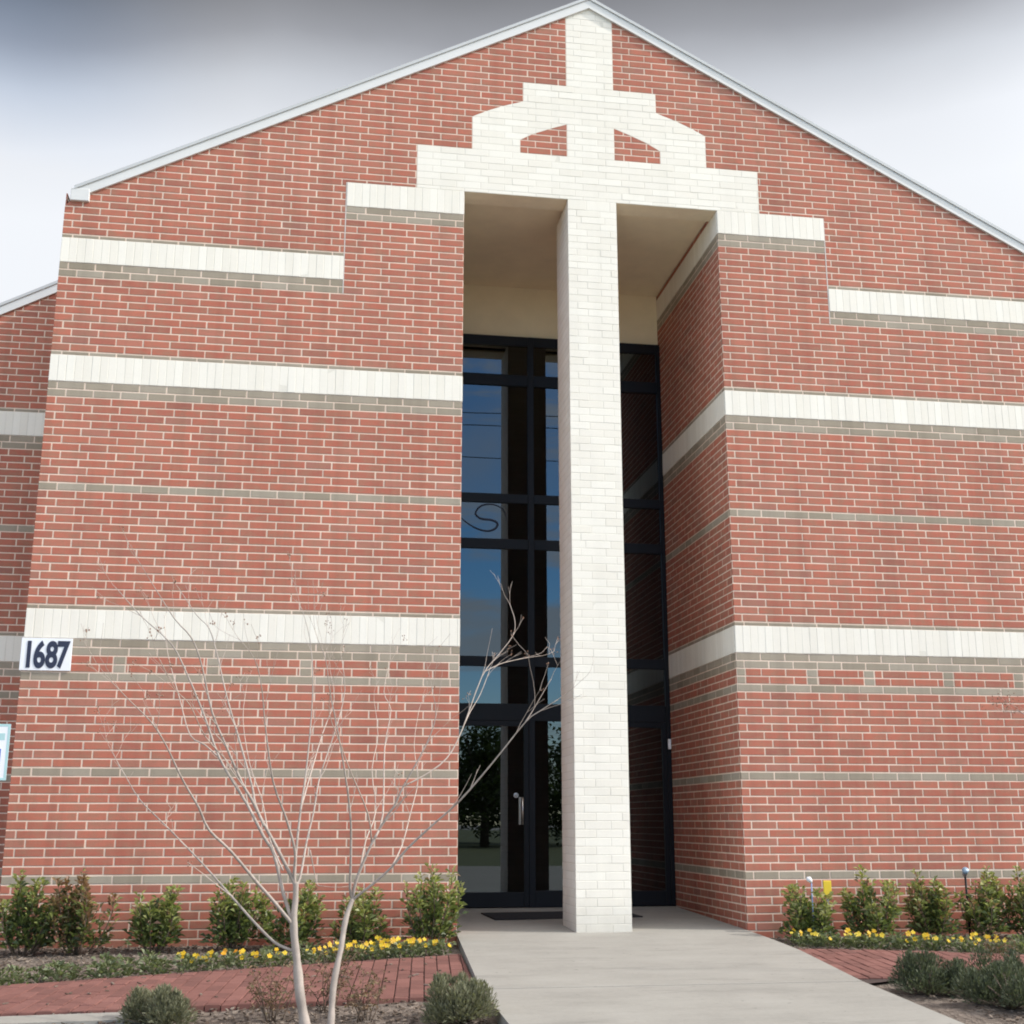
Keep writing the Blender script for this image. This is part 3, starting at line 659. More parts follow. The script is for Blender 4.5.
# boxed eave return at the foot of the front gable
for sg in (-1, 1):
    x_ = CX+sg*5.235; ze = ZAP-RAKE*5.235
    e = MB(); e.bevbox(min(x_-sg*.12, x_+sg*.06), max(x_-sg*.12, x_+sg*.06), -.034, 1.8, ze-.045, ze+.085, .006); e.build('eave_return', M['trim'], bld)
TREE = [
 ('trunk', [(-1.329,-4.55,-0.203,0.0372),(-1.34,-4.55,-0.063,0.0339),(-1.368,-4.55,0.11,0.0299),(-1.396,-4.55,0.264,0.0264),(-1.408,-4.55,0.367,0.0241),(-1.413,-4.55,0.471,0.0218),(-1.414,-4.55,0.576,0.0195),(-1.418,-4.55,0.671,0.0175)]),
 ('trunk', [(-1.211,-4.45,-0.223,0.0251),(-1.199,-4.424,-0.084,0.0234),(-1.174,-4.358,0.183,0.0202),(-1.15,-4.321,0.317,0.0186),(-1.125,-4.285,0.443,0.0172),(-1.091,-4.25,0.561,0.0158)]),
 ('b', [(-1.414,-4.55,0.43,0.0117),(-1.434,-4.559,0.462,0.0115),(-1.54,-4.619,0.587,0.0104),(-1.619,-4.672,0.675,0.0097),(-1.759,-4.778,0.84,0.0083),(-1.873,-4.865,0.952,0.0073),(-1.925,-4.937,1.064,0.0065),(-1.976,-4.997,1.149,0.0059),(-2.025,-5.061,1.238,0.0053),(-2.089,-5.16,1.374,0.0043),(-2.159,-5.251,1.482,0.0035),(-2.264,-5.36,1.586,0.0026),(-2.343,-5.45,1.669,0.0018)]),
 ('b', [(-1.392,-4.55,0.305,0.0094),(-1.442,-4.534,0.32,0.0091),(-1.519,-4.499,0.354,0.0087),(-1.629,-4.429,0.449,0.0081),(-1.743,-4.344,0.559,0.0073),(-1.832,-4.275,0.645,0.0068),(-1.967,-4.169,0.774,0.0059),(-2.188,-3.998,0.969,0.0046),(-2.364,-3.863,1.12,0.0036),(-2.478,-3.752,1.27,0.0028),(-2.58,-3.65,1.413,0.002)]),
 ('b', [(-1.413,-4.55,0.419,0.0123),(-1.426,-4.544,0.466,0.012),(-1.482,-4.518,0.617,0.0113),(-1.541,-4.477,0.819,0.0103),(-1.601,-4.454,0.91,0.0098),(-1.699,-4.412,1.08,0.0089),(-1.736,-4.397,1.135,0.0086),(-1.877,-4.34,1.349,0.0075),(-1.983,-4.277,1.598,0.0064),(-2.108,-4.21,1.856,0.0051),(-2.21,-4.164,2.027,0.0043),(-2.403,-4.103,2.198,0.0032),(-2.557,-4.05,2.362,0.0022)]),
 ('b', [(-1.418,-4.55,0.655,0.0117),(-1.43,-4.553,0.682,0.0115),(-1.513,-4.578,0.834,0.0106),(-1.61,-4.612,1.0,0.0095),(-1.669,-4.637,1.11,0.0089),(-1.726,-4.659,1.2,0.0083),(-1.814,-4.703,1.386,0.0072),(-1.901,-4.751,1.577,0.0061),(-1.964,-4.812,1.82,0.0048),(-2.025,-4.851,1.967,0.0039),(-2.121,-4.888,2.069,0.0032),(-2.253,-4.95,2.264,0.002)]),
 ('b', [(-1.597,-4.65,0.971,0.008),(-1.654,-4.577,1.094,0.0075),(-1.678,-4.512,1.188,0.0071),(-1.767,-4.318,1.439,0.0062),(-1.871,-4.09,1.721,0.0051),(-1.961,-3.863,2.008,0.004),(-2.032,-3.717,2.191,0.0033),(-2.123,-3.618,2.288,0.0029),(-2.256,-3.45,2.479,0.0021)]),
 ('b', [(-1.418,-4.55,0.655,0.0087),(-1.421,-4.535,0.724,0.0084),(-1.418,-4.494,0.856,0.0078),(-1.403,-4.419,1.069,0.0069),(-1.383,-4.344,1.267,0.006),(-1.366,-4.227,1.568,0.0048),(-1.364,-4.123,1.834,0.0037),(-1.391,-4.025,2.085,0.0027),(-1.442,-3.95,2.271,0.0019)]),
 ('b', [(-1.418,-4.55,0.661,0.0087),(-1.426,-4.566,0.719,0.0084),(-1.424,-4.61,0.835,0.0078),(-1.479,-4.692,1.013,0.0068),(-1.555,-4.797,1.208,0.0056),(-1.606,-4.97,1.51,0.0039),(-1.625,-5.07,1.669,0.0031),(-1.664,-5.168,1.815,0.0022),(-1.742,-5.25,1.907,0.0016)]),
 ('b', [(-1.417,-4.55,0.65,0.0076),(-1.392,-4.525,0.691,0.0074),(-1.362,-4.374,0.892,0.0066),(-1.329,-4.236,1.054,0.0059),(-1.305,-4.079,1.236,0.0052),(-1.256,-3.923,1.41,0.0045),(-1.21,-3.784,1.566,0.004),(-1.156,-3.56,1.827,0.003),(-1.185,-3.35,2.083,0.0021)]),
 ('b', [(-1.404,-4.25,1.071,0.0055),(-1.365,-4.102,1.235,0.0048),(-1.295,-3.783,1.522,0.0036),(-1.224,-3.498,1.767,0.0026),(-1.254,-3.25,1.992,0.0017)]),
 ('b', [(-1.482,-4.75,0.742,0.0051),(-1.562,-4.614,0.896,0.0045),(-1.624,-4.389,1.114,0.0038),(-1.712,-4.162,1.318,0.0032),(-1.782,-3.86,1.603,0.0023),(-1.784,-3.65,1.809,0.0016)]),
 ('b', [(-1.737,-4.45,1.206,0.0047),(-1.821,-4.625,1.325,0.004),(-1.92,-4.886,1.438,0.0032),(-1.978,-5.202,1.574,0.0024),(-2.031,-5.402,1.63,0.002),(-2.076,-5.75,1.735,0.0016)]),
 ('b', [(-1.883,-4.25,1.353,0.0049),(-1.977,-4.17,1.432,0.0045),(-2.075,-4.073,1.495,0.0041),(-2.169,-3.851,1.721,0.0034),(-2.295,-3.533,2.037,0.0023),(-2.346,-3.35,2.225,0.0017)]),
 ('b', [(-1.343,-4.25,0.835,0.0042),(-1.316,-4.228,0.722,0.0033),(-1.296,-4.208,0.644,0.0027),(-1.267,-4.2,0.632,0.0024)]),
 ('b', [(-1.09,-4.25,0.55,0.0091),(-1.107,-4.266,0.623,0.0087),(-1.11,-4.331,0.827,0.0077),(-1.126,-4.419,1.064,0.0064),(-1.198,-4.576,1.429,0.0045),(-1.265,-4.707,1.7,0.0031),(-1.295,-4.792,1.868,0.0023),(-1.343,-4.85,1.971,0.0017)]),
 ('b', [(-1.09,-4.25,0.55,0.0109),(-1.084,-4.253,0.616,0.0105),(-1.053,-4.259,0.719,0.0097),(-0.99,-4.27,0.867,0.0085),(-0.911,-4.282,1.014,0.0073),(-0.855,-4.29,1.1,0.0066),(-0.813,-4.299,1.197,0.0059),(-0.687,-4.321,1.434,0.0041),(-0.632,-4.337,1.61,0.0028),(-0.659,-4.35,1.756,0.0018)]),
 ('b', [(-0.973,-4.3,0.902,0.0066),(-0.926,-4.22,1.037,0.006),(-0.909,-3.928,1.437,0.0043),(-0.864,-3.732,1.687,0.0032),(-0.906,-3.629,1.811,0.0027),(-0.861,-3.45,2.043,0.0017)]),
 ('b', [(-1.098,-4.25,0.528,0.0091),(-1.077,-4.257,0.567,0.0089),(-0.985,-4.281,0.639,0.0085),(-0.878,-4.317,0.734,0.0079),(-0.79,-4.355,0.841,0.0074),(-0.656,-4.41,0.969,0.0066),(-0.503,-4.475,1.109,0.0058),(-0.324,-4.568,1.322,0.0048),(-0.148,-4.67,1.549,0.0037),(-0.069,-4.707,1.61,0.0033),(0.028,-4.75,1.673,0.0029)]),
 ('b', [(-0.147,-4.65,1.548,0.0035),(-0.108,-4.659,1.608,0.003),(-0.06,-4.677,1.693,0.0023),(-0.002,-4.7,1.795,0.0016)]),
 ('b', [(-0.813,-4.3,1.197,0.0054),(-0.686,-4.276,1.262,0.0051),(-0.553,-4.239,1.364,0.0047),(-0.458,-4.192,1.534,0.0042),(-0.326,-4.099,1.87,0.0033),(-0.222,-4.054,2.006,0.0029),(-0.118,-4.009,2.141,0.0025),(-0.099,-3.981,2.242,0.0022),(-0.126,-3.95,2.351,0.0019)]),
 ('b', [(-0.307,-4.05,1.904,0.0032),(-0.196,-3.987,1.964,0.0026),(-0.088,-3.916,2.0,0.0021),(0.008,-3.85,2.026,0.0016)]),
 ('b', [(-0.454,-4.15,1.537,0.0031),(-0.39,-4.029,1.656,0.0027),(-0.308,-3.871,1.778,0.0022),(-0.22,-3.65,1.951,0.0017)]),
 ('b', [(-0.989,-4.25,0.867,0.0055),(-1.021,-4.387,1.037,0.0047),(-1.14,-4.675,1.273,0.0035),(-1.204,-4.871,1.409,0.0028),(-1.271,-5.107,1.556,0.002),(-1.26,-5.35,1.698,0.0016)]),
 ('b', [(-1.052,-4.25,0.722,0.0055),(-1.017,-4.113,0.888,0.0049),(-0.953,-3.928,1.063,0.0042),(-0.972,-3.664,1.313,0.0034),(-0.927,-3.413,1.549,0.0026),(-0.947,-3.15,1.803,0.0017)]),
 ('b', [(-0.873,-4.25,0.732,0.0049),(-0.804,-4.142,0.859,0.0044),(-0.747,-3.969,1.033,0.0038),(-0.684,-3.744,1.249,0.0032),(-0.694,-3.504,1.481,0.0025),(-0.645,-3.25,1.731,0.0017)]),
]

# ------------------------------------------------------------------ ground
def grid_sheet(name, x0, x1, y0, y1, step, zf, mat, amp=0.0, holes=None):
    nx = max(1, int((x1-x0)/step)); ny = max(1, int((y1-y0)/step)); v = []; f = []
    from mathutils import noise as mn
    for j in range(ny+1):
        for i in range(nx+1):
            x = x0+(x1-x0)*i/nx; y = y0+(y1-y0)*j/ny
            dz = amp*(mn.noise(Vector((x*2.2, y*2.2, 0)))+0.6*mn.noise(Vector((x*9, y*9, 3)))+0.35*mn.noise(Vector((x*23, y*23, 9)))) if amp else 0
            v.append((x, y, zf(y)+dz))
    for j in range(ny):
        for i in range(nx):
            a = j*(nx+1)+i; f.append((a, a+1, a+nx+2, a+nx+1))
    mb = MB(); mb.addidx(v, f, 0, .5, True); o = mb.build(name, mat); tag(o, kind='structure'); return o
grid_sheet('ground', -400, 400, -400, 400, 40, lambda y: -0.62, M['asphalt'])
grid_sheet('lawn', -120, 120, -200, -24, 8, lambda y: -0.52, M['grass'])
grid_sheet('parking_lot', -60, 60, -23.8, -8, 5, lambda y: -0.40, M['asphalt'])
grid_sheet('parking_lot', -60, 60, -8, -5.62, 1, lambda y: gz(y)-.188+.0, M['asphalt'])
grid_sheet('planting_bed', -9.0, 0.06, -5.5, 0.02, 0.055, bz, M['mulch'], 0.012)
grid_sheet('planting_bed', 2.20, 10.5, -5.5, 0.02, 0.055, bz, M['mulch'], 0.012)
grid_sheet('planting_bed', -16.0, -4.05, -5.5, YW, 0.4, lambda y: bz(y)-.03, M['mulch'], 0.01)
grid_sheet('planting_bed', 6.75, 16, -5.5, YW, 0.4, lambda y: bz(y)-.03, M['mulch'], 0.01)
WL = [(0.0, 0.0), (-.19, -3.12)]; WRt = [(2.748, 0.0), (2.726, -.76), (2.688, -1.45), (2.48, -3.12)]
mb = MB(); mb.slab([(0.0, 2.44), (0.0, 0.0), (-.19, -3.115), (2.482, -3.115), (2.688, -1.45), (2.726, -.76), (2.748, 0.0), (2.748, 2.44)], gz, .16)
tag(mb.build('walkway', M['concrete']), kind='structure')
mb = MB(); mb.slab([(-.1905, -3.127), (-.20, -5.5), (2.32, -5.5), (2.385, -4.65), (2.481, -3.127)], gz, .16)
tag(mb.build('walkway', M['concrete']), kind='structure')
mb = MB(); mb.slab([(-16, -5.502), (-16, -5.65), (16, -5.65), (16, -5.502)], lambda y: gz(-5.5)-.05, .25); tag(mb.build('kerb', M['concrete']), kind='structure')
# concrete edging in front of the left paver path
mb = MB(); mb.slab([(-7, -3.78), (-7, -4.05), (-2.25, -3.66), (-2.25, -3.40)], lambda y: bz(y)+.025, .15); tag(mb.build('kerb', M['concrete']), kind='structure')

# paver paths crossing the beds
def inside(p, poly):
    c_ = False; n = len(poly)
    for i in range(n):
        (x1, y1), (x2, y2) = poly[i], poly[(i+1) % n]
        if (y1 > p[1]) != (y2 > p[1]) and p[0] < (x2-x1)*(p[1]-y1)/(y2-y1)+x1: c_ = not c_
    return c_
def clip_convex(poly, conv):
    n = len(conv)
    for i in range(n):
        if len(poly) < 3: return poly
        poly = clip(poly, conv[i], conv[(i+1) % n], -1)
    return poly
def pavers(polys, ang, name):
    mb = MB()
    ca, sa = math.cos(ang), math.sin(ang)
    W_, H_ = 0.098, 0.205
    for poly in polys:
        us = [(x*ca+y*sa, -x*sa+y*ca) for x, y in poly]
        if area(us) < 0: us = us[::-1]
        u0, u1 = min(p[0] for p in us), max(p[0] for p in us); v0, v1 = min(p[1] for p in us), max(p[1] for p in us)
        i = math.floor(u0/W_)
        while i*W_ < u1:
            j = math.floor(v0/H_)-1
            while j*H_ < v1:
                oy = .5*H_ if i % 2 else 0
                q = [(i*W_+.0033, j*H_+oy+.0025), ((i+1)*W_-.0033, j*H_+oy+.0025), ((i+1)*W_-.0033, (j+1)*H_+oy-.0025), (i*W_+.0033, (j+1)*H_+oy-.0025)]
                q = clip_convex(q, us)
                j += 1
                if len(q) < 3 or area(q) < 8e-4: continue
                cx = sum(p[0] for p in q)/len(q); cy = sum(p[1] for p in q)/len(q)
                jz = random.uniform(-.003, .003); t1, t2 = random.gauss(0, .012), random.gauss(0, .008); n = len(q)
                def W3(u, v, z): x, y = u*ca-v*sa, u*sa+v*ca; return (x, y, bz(y)+z)
                top = [W3(cx+(u-cx)*.93, cy+(v-cy)*.965, .032+jz+t1*(u-cx)+t2*(v-cy)) for u, v in q]
                mid = [W3(u, v, .027+jz+t1*(u-cx)+t2*(v-cy)) for u, v in q]; bot = [W3(u, v, -.02) for u, v in q]
                fs = [tuple(range(n))]
                for a in range(n):
                    b_ = (a+1) % n; fs.append((n+a, n+b_, b_, a)); fs.append((2*n+a, 2*n+b_, n+b_, n+a))
                mb.addidx(top+mid+bot, fs, 0, random.random())
            i += 1
        mb.face([(x, y, bz(y)+.021) for x, y in poly], 1)
    tag(mb.build(name, [M['paver'], M['sand']]), kind='structure')
pavers([[(-.085, -1.06), (-6.5, -3.43), (-6.5, -3.76), (-.20, -3.11)]], R(-5), 'paver_path')
pavers([[(2.715, -1.02), (2.52, -2.95), (3.02, -2.72), (4.6, -2.75), (4.574, -1.65), (3.654, -1.27)], [(4.574, -1.65), (4.6, -2.75), (7.5, -3.2), (7.5, -2.5)]], R(-5), 'paver_path')

# ------------------------------------------------------------------ plants
def rv(a, b): return random.uniform(a, b)
def leaf(mb, p, d, ln, wd, m=0, r=0.5, fold=0.25, droop=0.15):
    d = d.normalized(); s = d.cross(Vector((0, 0, 1)))
    if s.length < 1e-3: s = Vector((1, 0, 0))
    s.normalize(); s = (Matrix.Rotation(rv(-1.0, 1.0), 3, d) @ s); up = s.cross(d)
    mid = p+d*ln*.5; tip = p+d*ln-Vector((0, 0, droop*ln))
    a = mid+s*wd*.5+up*fold*wd; b_ = mid-s*wd*.5+up*fold*wd
    mb.addidx([p, a, tip, b_], [(0, 1, 2), (0, 2, 3)], m, r)
def rdir(el0, el1):
    a = rv(0, 2*math.pi); e = rv(el0, el1); return Vector((math.cos(a)*math.cos(e), math.sin(a)*math.cos(e), math.sin(e)))
def clampr(x): return max(0.0, min(1.0, x))

def make_shrub(h, wd, n_st, dens, mat, seed, red=0.0):
    random.seed(seed); st, lf = MB(), MB()
    for i in range(n_st):
        a = rv(0, 6.283); rr = wd*.5*math.sqrt(random.random()); hh = h*(rv(.5, .85) if i % 3 else rv(.8, 1.02))*(1-.22*(rr/(wd*.5))**2)
        base = Vector((rr*.25*math.cos(a), rr*.25*math.sin(a), 0)); top = Vector((rr*math.cos(a), rr*math.sin(a), hh))
        pts = []; K = 6; wob = Vector((rv(-.03, .03), rv(-.03, .03), 0))
        for k in range(K+1):
            t_ = k/K; p = base.lerp(top, t_)+wob*math.sin(t_*3.14)+Vector(((top.x-base.x)*.25*math.sin(3.14*t_), (top.y-base.y)*.25*math.sin(3.14*t_), 0))
            pts.append((p.x, p.y, p.z, .006*(1-t_)+.0018))
        st.tube(pts, 5)
        nl = int(dens*hh/h)
        for k in range(nl):
            t_ = random.random()**.8; t_ = .12+.88*t_; x = t_*K; i0 = min(K-1, int(x)); f_ = x-i0
            p = Vector(pts[i0][:3]).lerp(Vector(pts[i0+1][:3]), f_)
            off = rdir(-.3, .9); p2 = p+off*rv(0, .075)*(1.15-t_*.75)
            ln = rv(.045, .082)*(1.0 if t_ < .85 else .85)
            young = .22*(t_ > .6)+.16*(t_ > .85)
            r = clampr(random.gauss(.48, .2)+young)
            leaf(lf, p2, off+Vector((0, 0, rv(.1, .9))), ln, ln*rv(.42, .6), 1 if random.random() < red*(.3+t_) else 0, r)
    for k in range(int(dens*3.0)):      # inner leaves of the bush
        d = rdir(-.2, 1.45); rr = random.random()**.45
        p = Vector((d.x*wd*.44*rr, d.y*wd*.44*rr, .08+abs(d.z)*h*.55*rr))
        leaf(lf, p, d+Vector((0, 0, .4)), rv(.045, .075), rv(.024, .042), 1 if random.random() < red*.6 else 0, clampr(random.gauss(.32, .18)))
    return st, lf
def shrub(loc, h, wd, ns, dens, seed, label, group, red=0.0):
    st, lf = make_shrub(h, wd, ns, dens, None, seed, red)
    r = empty('shrub', loc, rv(0, 6.28)); tag(r, label, 'shrub', group)
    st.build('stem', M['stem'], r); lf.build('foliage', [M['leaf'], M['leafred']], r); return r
GS = 'evergreen shrubs planted along the brick wall'
LS = [(-3.66, -.50, .70, .50, 'green shrub at the far left end of the left bed, at the wall corner', 0.05),
      (-3.22, -.46, .70, .56, 'shrub with reddish brown leaves, the second from the left corner of the wall', .75),
      (-2.62, -.44, .62, .52, 'rounded low green shrub third from the left corner, with bare wall on both sides', .1),
      (-1.98, -.42, .68, .50, 'bushy green shrub just left of the pale bare tree trunks', .05),
      (-1.47, -.38, .58, .62, 'green shrub standing directly behind the thicker bare tree trunk', .1),
      (-.87, -.36, .56, .52, 'dark green shrub behind the thinner bare tree trunk', .1),
      (-.28, -.40, .80, .56, 'tallest bright green shrub, beside the left edge of the walkway', .05)]
for i, (x, y, h, wd, lb_, rd) in enumerate(LS): shrub((x, y, bz(y)-.01), h, wd, 15, 92, 100+i, lb_, GS, rd)
RS = [(3.17, -.42, .56, .56, 'green shrub nearest the right side of the walkway, in front of the yellow marker', .05),
      (3.78, -.42, .68, .54, 'upright green shrub right of the yellow marker', .1),
      (4.40, -.42, .66, .50, 'green shrub left of the blue grey spotlight in the right bed', .2),
      (4.92, -.40, .68, .46, 'green shrub directly under the blue grey spotlight', .15),
      (5.36, -.40, .72, .48, 'green shrub cut by the right edge of the view', .2)]
for i, (x, y, h, wd, lb_, rd) in enumerate(RS): shrub((x, y, bz(y)-.01), h, wd, 15, 92, 140+i, lb_, GS, rd)

# pansies
def make_pansy(nf, seed, orange=False):
    random.seed(seed); lf, bl = MB(), MB()
    for k in range(60):
        d = rdir(.1, 1.2); p = Vector((d.x*rv(.0, .085), d.y*rv(.0, .085), rv(.01, .10)))
        leaf(lf, p, d, rv(.032, .055), rv(.018, .03), 0, random.random())
    for k in range(nf):
        a = rv(0, 6.283); q = rv(.01, .085); c_ = Vector((q*math.cos(a), q*math.sin(a)-.01, rv(.085, .135)))
        lf.tube([(c_.x*.6, c_.y*.6, .02, .0015), (c_.x, c_.y, c_.z-.004, .0012)], 4, 0, .4)
        nn = Vector((rv(-.4, .6), -1.0+rv(-.3, .5), rv(.35, 1.0))).normalized(); u = nn.orthogonal().normalized(); v_ = nn.cross(u)
        r0 = rv(.0135, .020); rn = random.random()
        for j in range(5):
            t0 = 2*math.pi*j/5+rv(-.1, .1); w_ = .72
            pts = [c_+nn*.002]
            for tt, rr in ((-w_, .72), (-w_*.55, 1.02), (0, 1.1), (w_*.55, 1.02), (w_, .72)):
                pts.append(c_+(u*math.cos(t0+tt)+v_*math.sin(t0+tt))*r0*rr+nn*(.004*math.cos(tt*2)+.003*(j % 2)))
            bl.addidx(pts, [(0, 1, 2), (0, 2, 3), (0, 3, 4), (0, 4, 5)], 0, clampr(rn+rv(-.15, .15)))
    return lf, bl
protos = []
def pansy_proto(nf, seed, orange=False):
    lf, bl = make_pansy(nf, seed, orange); r = empty('pansy_plant', (0, 0, 0))
    lf.build('foliage', M['pansyleaf'], r)
    if nf: bl.build('blossom', M['petalor'] if orange else M['petal'], r)
    protos.append([r, False]); return protos[-1]
PF = [pansy_proto(3, 11), pansy_proto(6, 12), pansy_proto(1, 13), pansy_proto(4, 16)]
PO = pansy_proto(3, 14, True); PB = [pansy_proto(0, 15), pansy_proto(0, 17)]
def place(pr, loc, label, group, sc):
    if not pr[1]: o = pr[0]; pr[1] = True; o.location = loc; o.rotation_euler = (0, 0, rv(-.5, .5)); o.scale = (sc,)*3
    else: o = dup(pr[0], loc, rv(-.5, .5), sc)
    tag(o, label, 'flower', group)
random.seed(31)
def lerp_line(pts, t_):
    ds = [math.dist(pts[i], pts[i+1]) for i in range(len(pts)-1)]; s_ = t_*sum(ds)
    for i, d in enumerate(ds):
        if s_ <= d or i == len(ds)-1: return (pts[i][0]+(pts[i+1][0]-pts[i][0])*s_/d, pts[i][1]+(pts[i+1][1]-pts[i][1])*s_/d)
        s_ -= d
LLine = [(-3.75, -2.24), (-2.825, -1.92), (-2.242, -1.70), (-1.386, -1.39), (-.579, -1.09), (-.17, -.94)]
n_ = 30
for i in range(n_):
    x, y = lerp_line(LLine, (i+.5)/n_); x += rv(-.03, .03); y += rv(-.05, .05); loc = (x, y, bz(y)-.005)
    if x < -2.25: place(random.choice(PB), loc, 'small leafy pansy plant without flowers at the left end of the paver path', 'leafy plants in the left flower row', rv(1.0, 1.35))
    elif abs(x+1.93) < .06: place(PO, loc, 'pansy plant with orange blooms left of the bare tree', None, 1.15)
    else: place(random.choice(PF), loc, 'yellow pansy plant in the flower row left of the walkway', 'yellow pansies left of the walkway', rv(.95, 1.3))
for i in range(24):
    x, y = lerp_line(LLine, (i+.2)/24); y += .28+rv(-.06, .06); loc = (x, y, bz(y)-.005)
    if x < -.9 and i % 2 == 0: place(random.choice(PB), loc, 'small leafy plant without flowers behind the left flower row', 'leafy plants behind the left flower row', rv(.9, 1.3))
    elif x >= -1.0: place(random.choice(PF), loc, 'yellow pansy plant in the second row, nearer the wall left of the walkway', 'yellow pansies nearer the wall', rv(.9, 1.2))
RLine = [(2.88, -.70), (3.367, -.98), (3.951, -1.20), (4.61, -1.50), (5.6, -1.95)]
for i in range(24):
    x, y = lerp_line(RLine, (i+.5)/24); x += rv(-.03, .03); y += rv(-.05, .05); loc = (x, y, bz(y)-.005)
    place(random.choice(PF), loc, 'yellow pansy plant in the flower row right of the walkway', 'yellow pansies right of the walkway', rv(.95, 1.3))
for i in range(17):
    x, y = lerp_line(RLine, (i+.4)/17); y += .24+rv(-.05, .05); loc = (x+.05, y, bz(y)-.005)
    place(PB[i % 2] if i % 3 else PF[i % 4], loc, 'small leafy plant with few flowers behind the right flower row', 'leafy plants behind the right flower row', rv(.95, 1.25))

# needle shrubs in the foreground
def needle_mound(loc, rx, ry, h, n, mat, seed, label, wild=0.5, name='low_shrub', cat='shrub'):
    random.seed(seed); nd, st = MB(), MB()
    lobes = [(rv(-.8, .8), rv(-.7, .7), rv(.25, .5), rv(.4, 1.1)) for _ in range(13)]
    for i in range(n):
        lx, ly, lr, lh = random.choice(lobes); d = rdir(-.1, 1.55); q = random.random()**.35
        p = Vector((rx*(lx*.75+d.x*lr*q), ry*(ly*.75+d.y*lr*q), max(.01, h*lh*(.25+.72*d.z*q))))
        dirn = d+Vector((0, 0, rv(.2, 1.1)))+Vector((rv(-1, 1), rv(-1, 1), rv(-1, 1)))*wild
        ln = rv(.018, .045); r_ = clampr(random.gauss(.45, .22)); dn = dirn.normalized()
        nd.tube([(p.x, p.y, p.z, .0016), (p.x+dn.x*ln, p.y+dn.y*ln, p.z+dn.z*ln, .0006)], 3, 0, r_, False) if i % 3 == 0 else leaf(nd, p, dirn, ln, .008+rv(0, .006), 0, r_, .1, .05)
    for i in range(26):
        d = rdir(.2, 1.4); e = Vector((d.x*rx*.8, d.y*ry*.8, d.z*h*.85))
        st.tube([(0, 0, 0, .005), (e.x*.5+rv(-.02, .02), e.y*.5, e.z*.55, .0035), (e.x, e.y, e.z, .0015)], 5)
    r = empty(name, loc, rv(0, 6)); tag(r, label, cat)
    st.build('stem', M['stem'], r); nd.build('foliage', mat, r); return r
needle_mound((2.88, -3.30, bz(-3.3)), .34, .32, .27, 11000, M['darkneedle'], 51, 'dark green mounded shrub nearest the right edge of the walkway')
needle_mound((3.10, -3.95, bz(-3.95)), .34, .34, .27, 11000, M['darkneedle'], 52, 'dark green mounded shrub in the bottom right corner of the view')
needle_mound((3.42, -3.35, bz(-3.35)), .30, .30, .27, 7000, M['darkneedle'], 56, 'dark green mounded shrub behind and right of the walkway shrub, partly hidden')
needle_mound((-.40, -3.92, bz(-3.92)), .27, .27, .26, 11000, M['sage'], 53, 'grey green mounded shrub left of the walkway, in front of the paver path', .45)
needle_mound((-2.20, -3.80, bz(-3.80)), .30, .25, .21, 8000, M['sage'], 54, 'ragged olive green shrub at the bottom left in front of the paver path', .6)

# dry twiggy plants around the tree
def dry_plant(loc, h, wd, n, seed, label):
    random.seed(seed); tw, lf = MB(), MB()
    for i in range(n):
        d = rdir(.65, 1.5); L_ = h*rv(.5, 1.05); p = Vector((rv(-.05, .05), rv(-.05, .05), 0)); pts = [(p.x, p.y, p.z, .0035)]
        d2 = Vector((d.x*wd/h, d.y*wd/h, 1.0)).normalized()
        for k in range(5):
            d2 = (d2+Vector((rv(-.25, .25), rv(-.25, .25), rv(-.05, .1)))).normalized(); p = p+d2*L_/5; pts.append((p.x, p.y, p.z, .0032*(1-(k+1)/5.5)+.0008))
            if k >= 1:
                for q in range(3):
                    o_ = rdir(-.4, 1.0); s0 = p; s1 = p+o_*rv(.03, .09)
                    tw.tube([(s0.x, s0.y, s0.z, .0013), (s1.x, s1.y, s1.z, .0007)], 4, 0, .5, False)
                    for z_ in range(3): leaf(lf, s1+o_*rv(-.02, .01), rdir(-.8, .8), rv(.016, .034), rv(.008, .018), 0, random.random())
        tw.tube(pts, 5)
    r = empty('dry_plant', loc); tag(r, label, 'plant'); tw.build('stem', M['stem'], r); lf.build('foliage', M['dry'], r); return r
dry_plant((-1.52, -3.72, bz(-3.72)), .34, .30, 12, 61, 'dry brown twiggy plant left of the thicker tree trunk')
dry_plant((-1.20, -3.40, bz(-3.40)), .40, .26, 12, 62, 'dry brown twiggy plant seen between the two bare tree trunks')
dry_plant((-.98, -3.78, bz(-3.78)), .30, .24, 9, 63, 'dry reddish brown plant right of the thinner tree trunk')
dry_plant((3.72, -2.70, bz(-2.7)), .34, .26, 9, 64, 'sparse dry brown plant standing by the right paver path')

# leaf litter and bark chips
random.seed(77); ch = MB()
def chip(x, y, z):
    a = rv(0, 3.14); l_, w_ = rv(.008, .022), rv(.004, .009); dx, dy = math.cos(a), math.sin(a); t1 = rv(-.4, .4)
    p = [(x+dx*l_*s1-dy*w_*s2, y+dy*l_*s1+dx*w_*s2, z+t1*l_*s1+.4*t1*w_*s2) for s1, s2 in ((-1, -1), (1, -1), (1, 1), (-1, 1))]
    q = [(u[0], u[1], u[2]+.006) for u in p]
    ch.addidx(p+q, [(4, 5, 6, 7), (0, 1, 5, 4), (1, 2, 6, 5), (2, 3, 7, 6), (3, 0, 4, 7)], 0, random.random())
PATHL = [(-.085, -1.03), (-2.108, -1.83), (-3.41, -2.26), (-6.5, -3.1), (-6.5, -3.75), (-3.15, -3.42), (-1.99, -3.27), (-.856, -3.16), (-.20, -3.13)]
PATHR = [(2.715, -.98), (2.5, -2.98), (3.02, -2.76), (4.6, -2.8), (7.5, -3.3), (7.5, -2.4), (4.574, -1.6), (3.654, -1.22)]
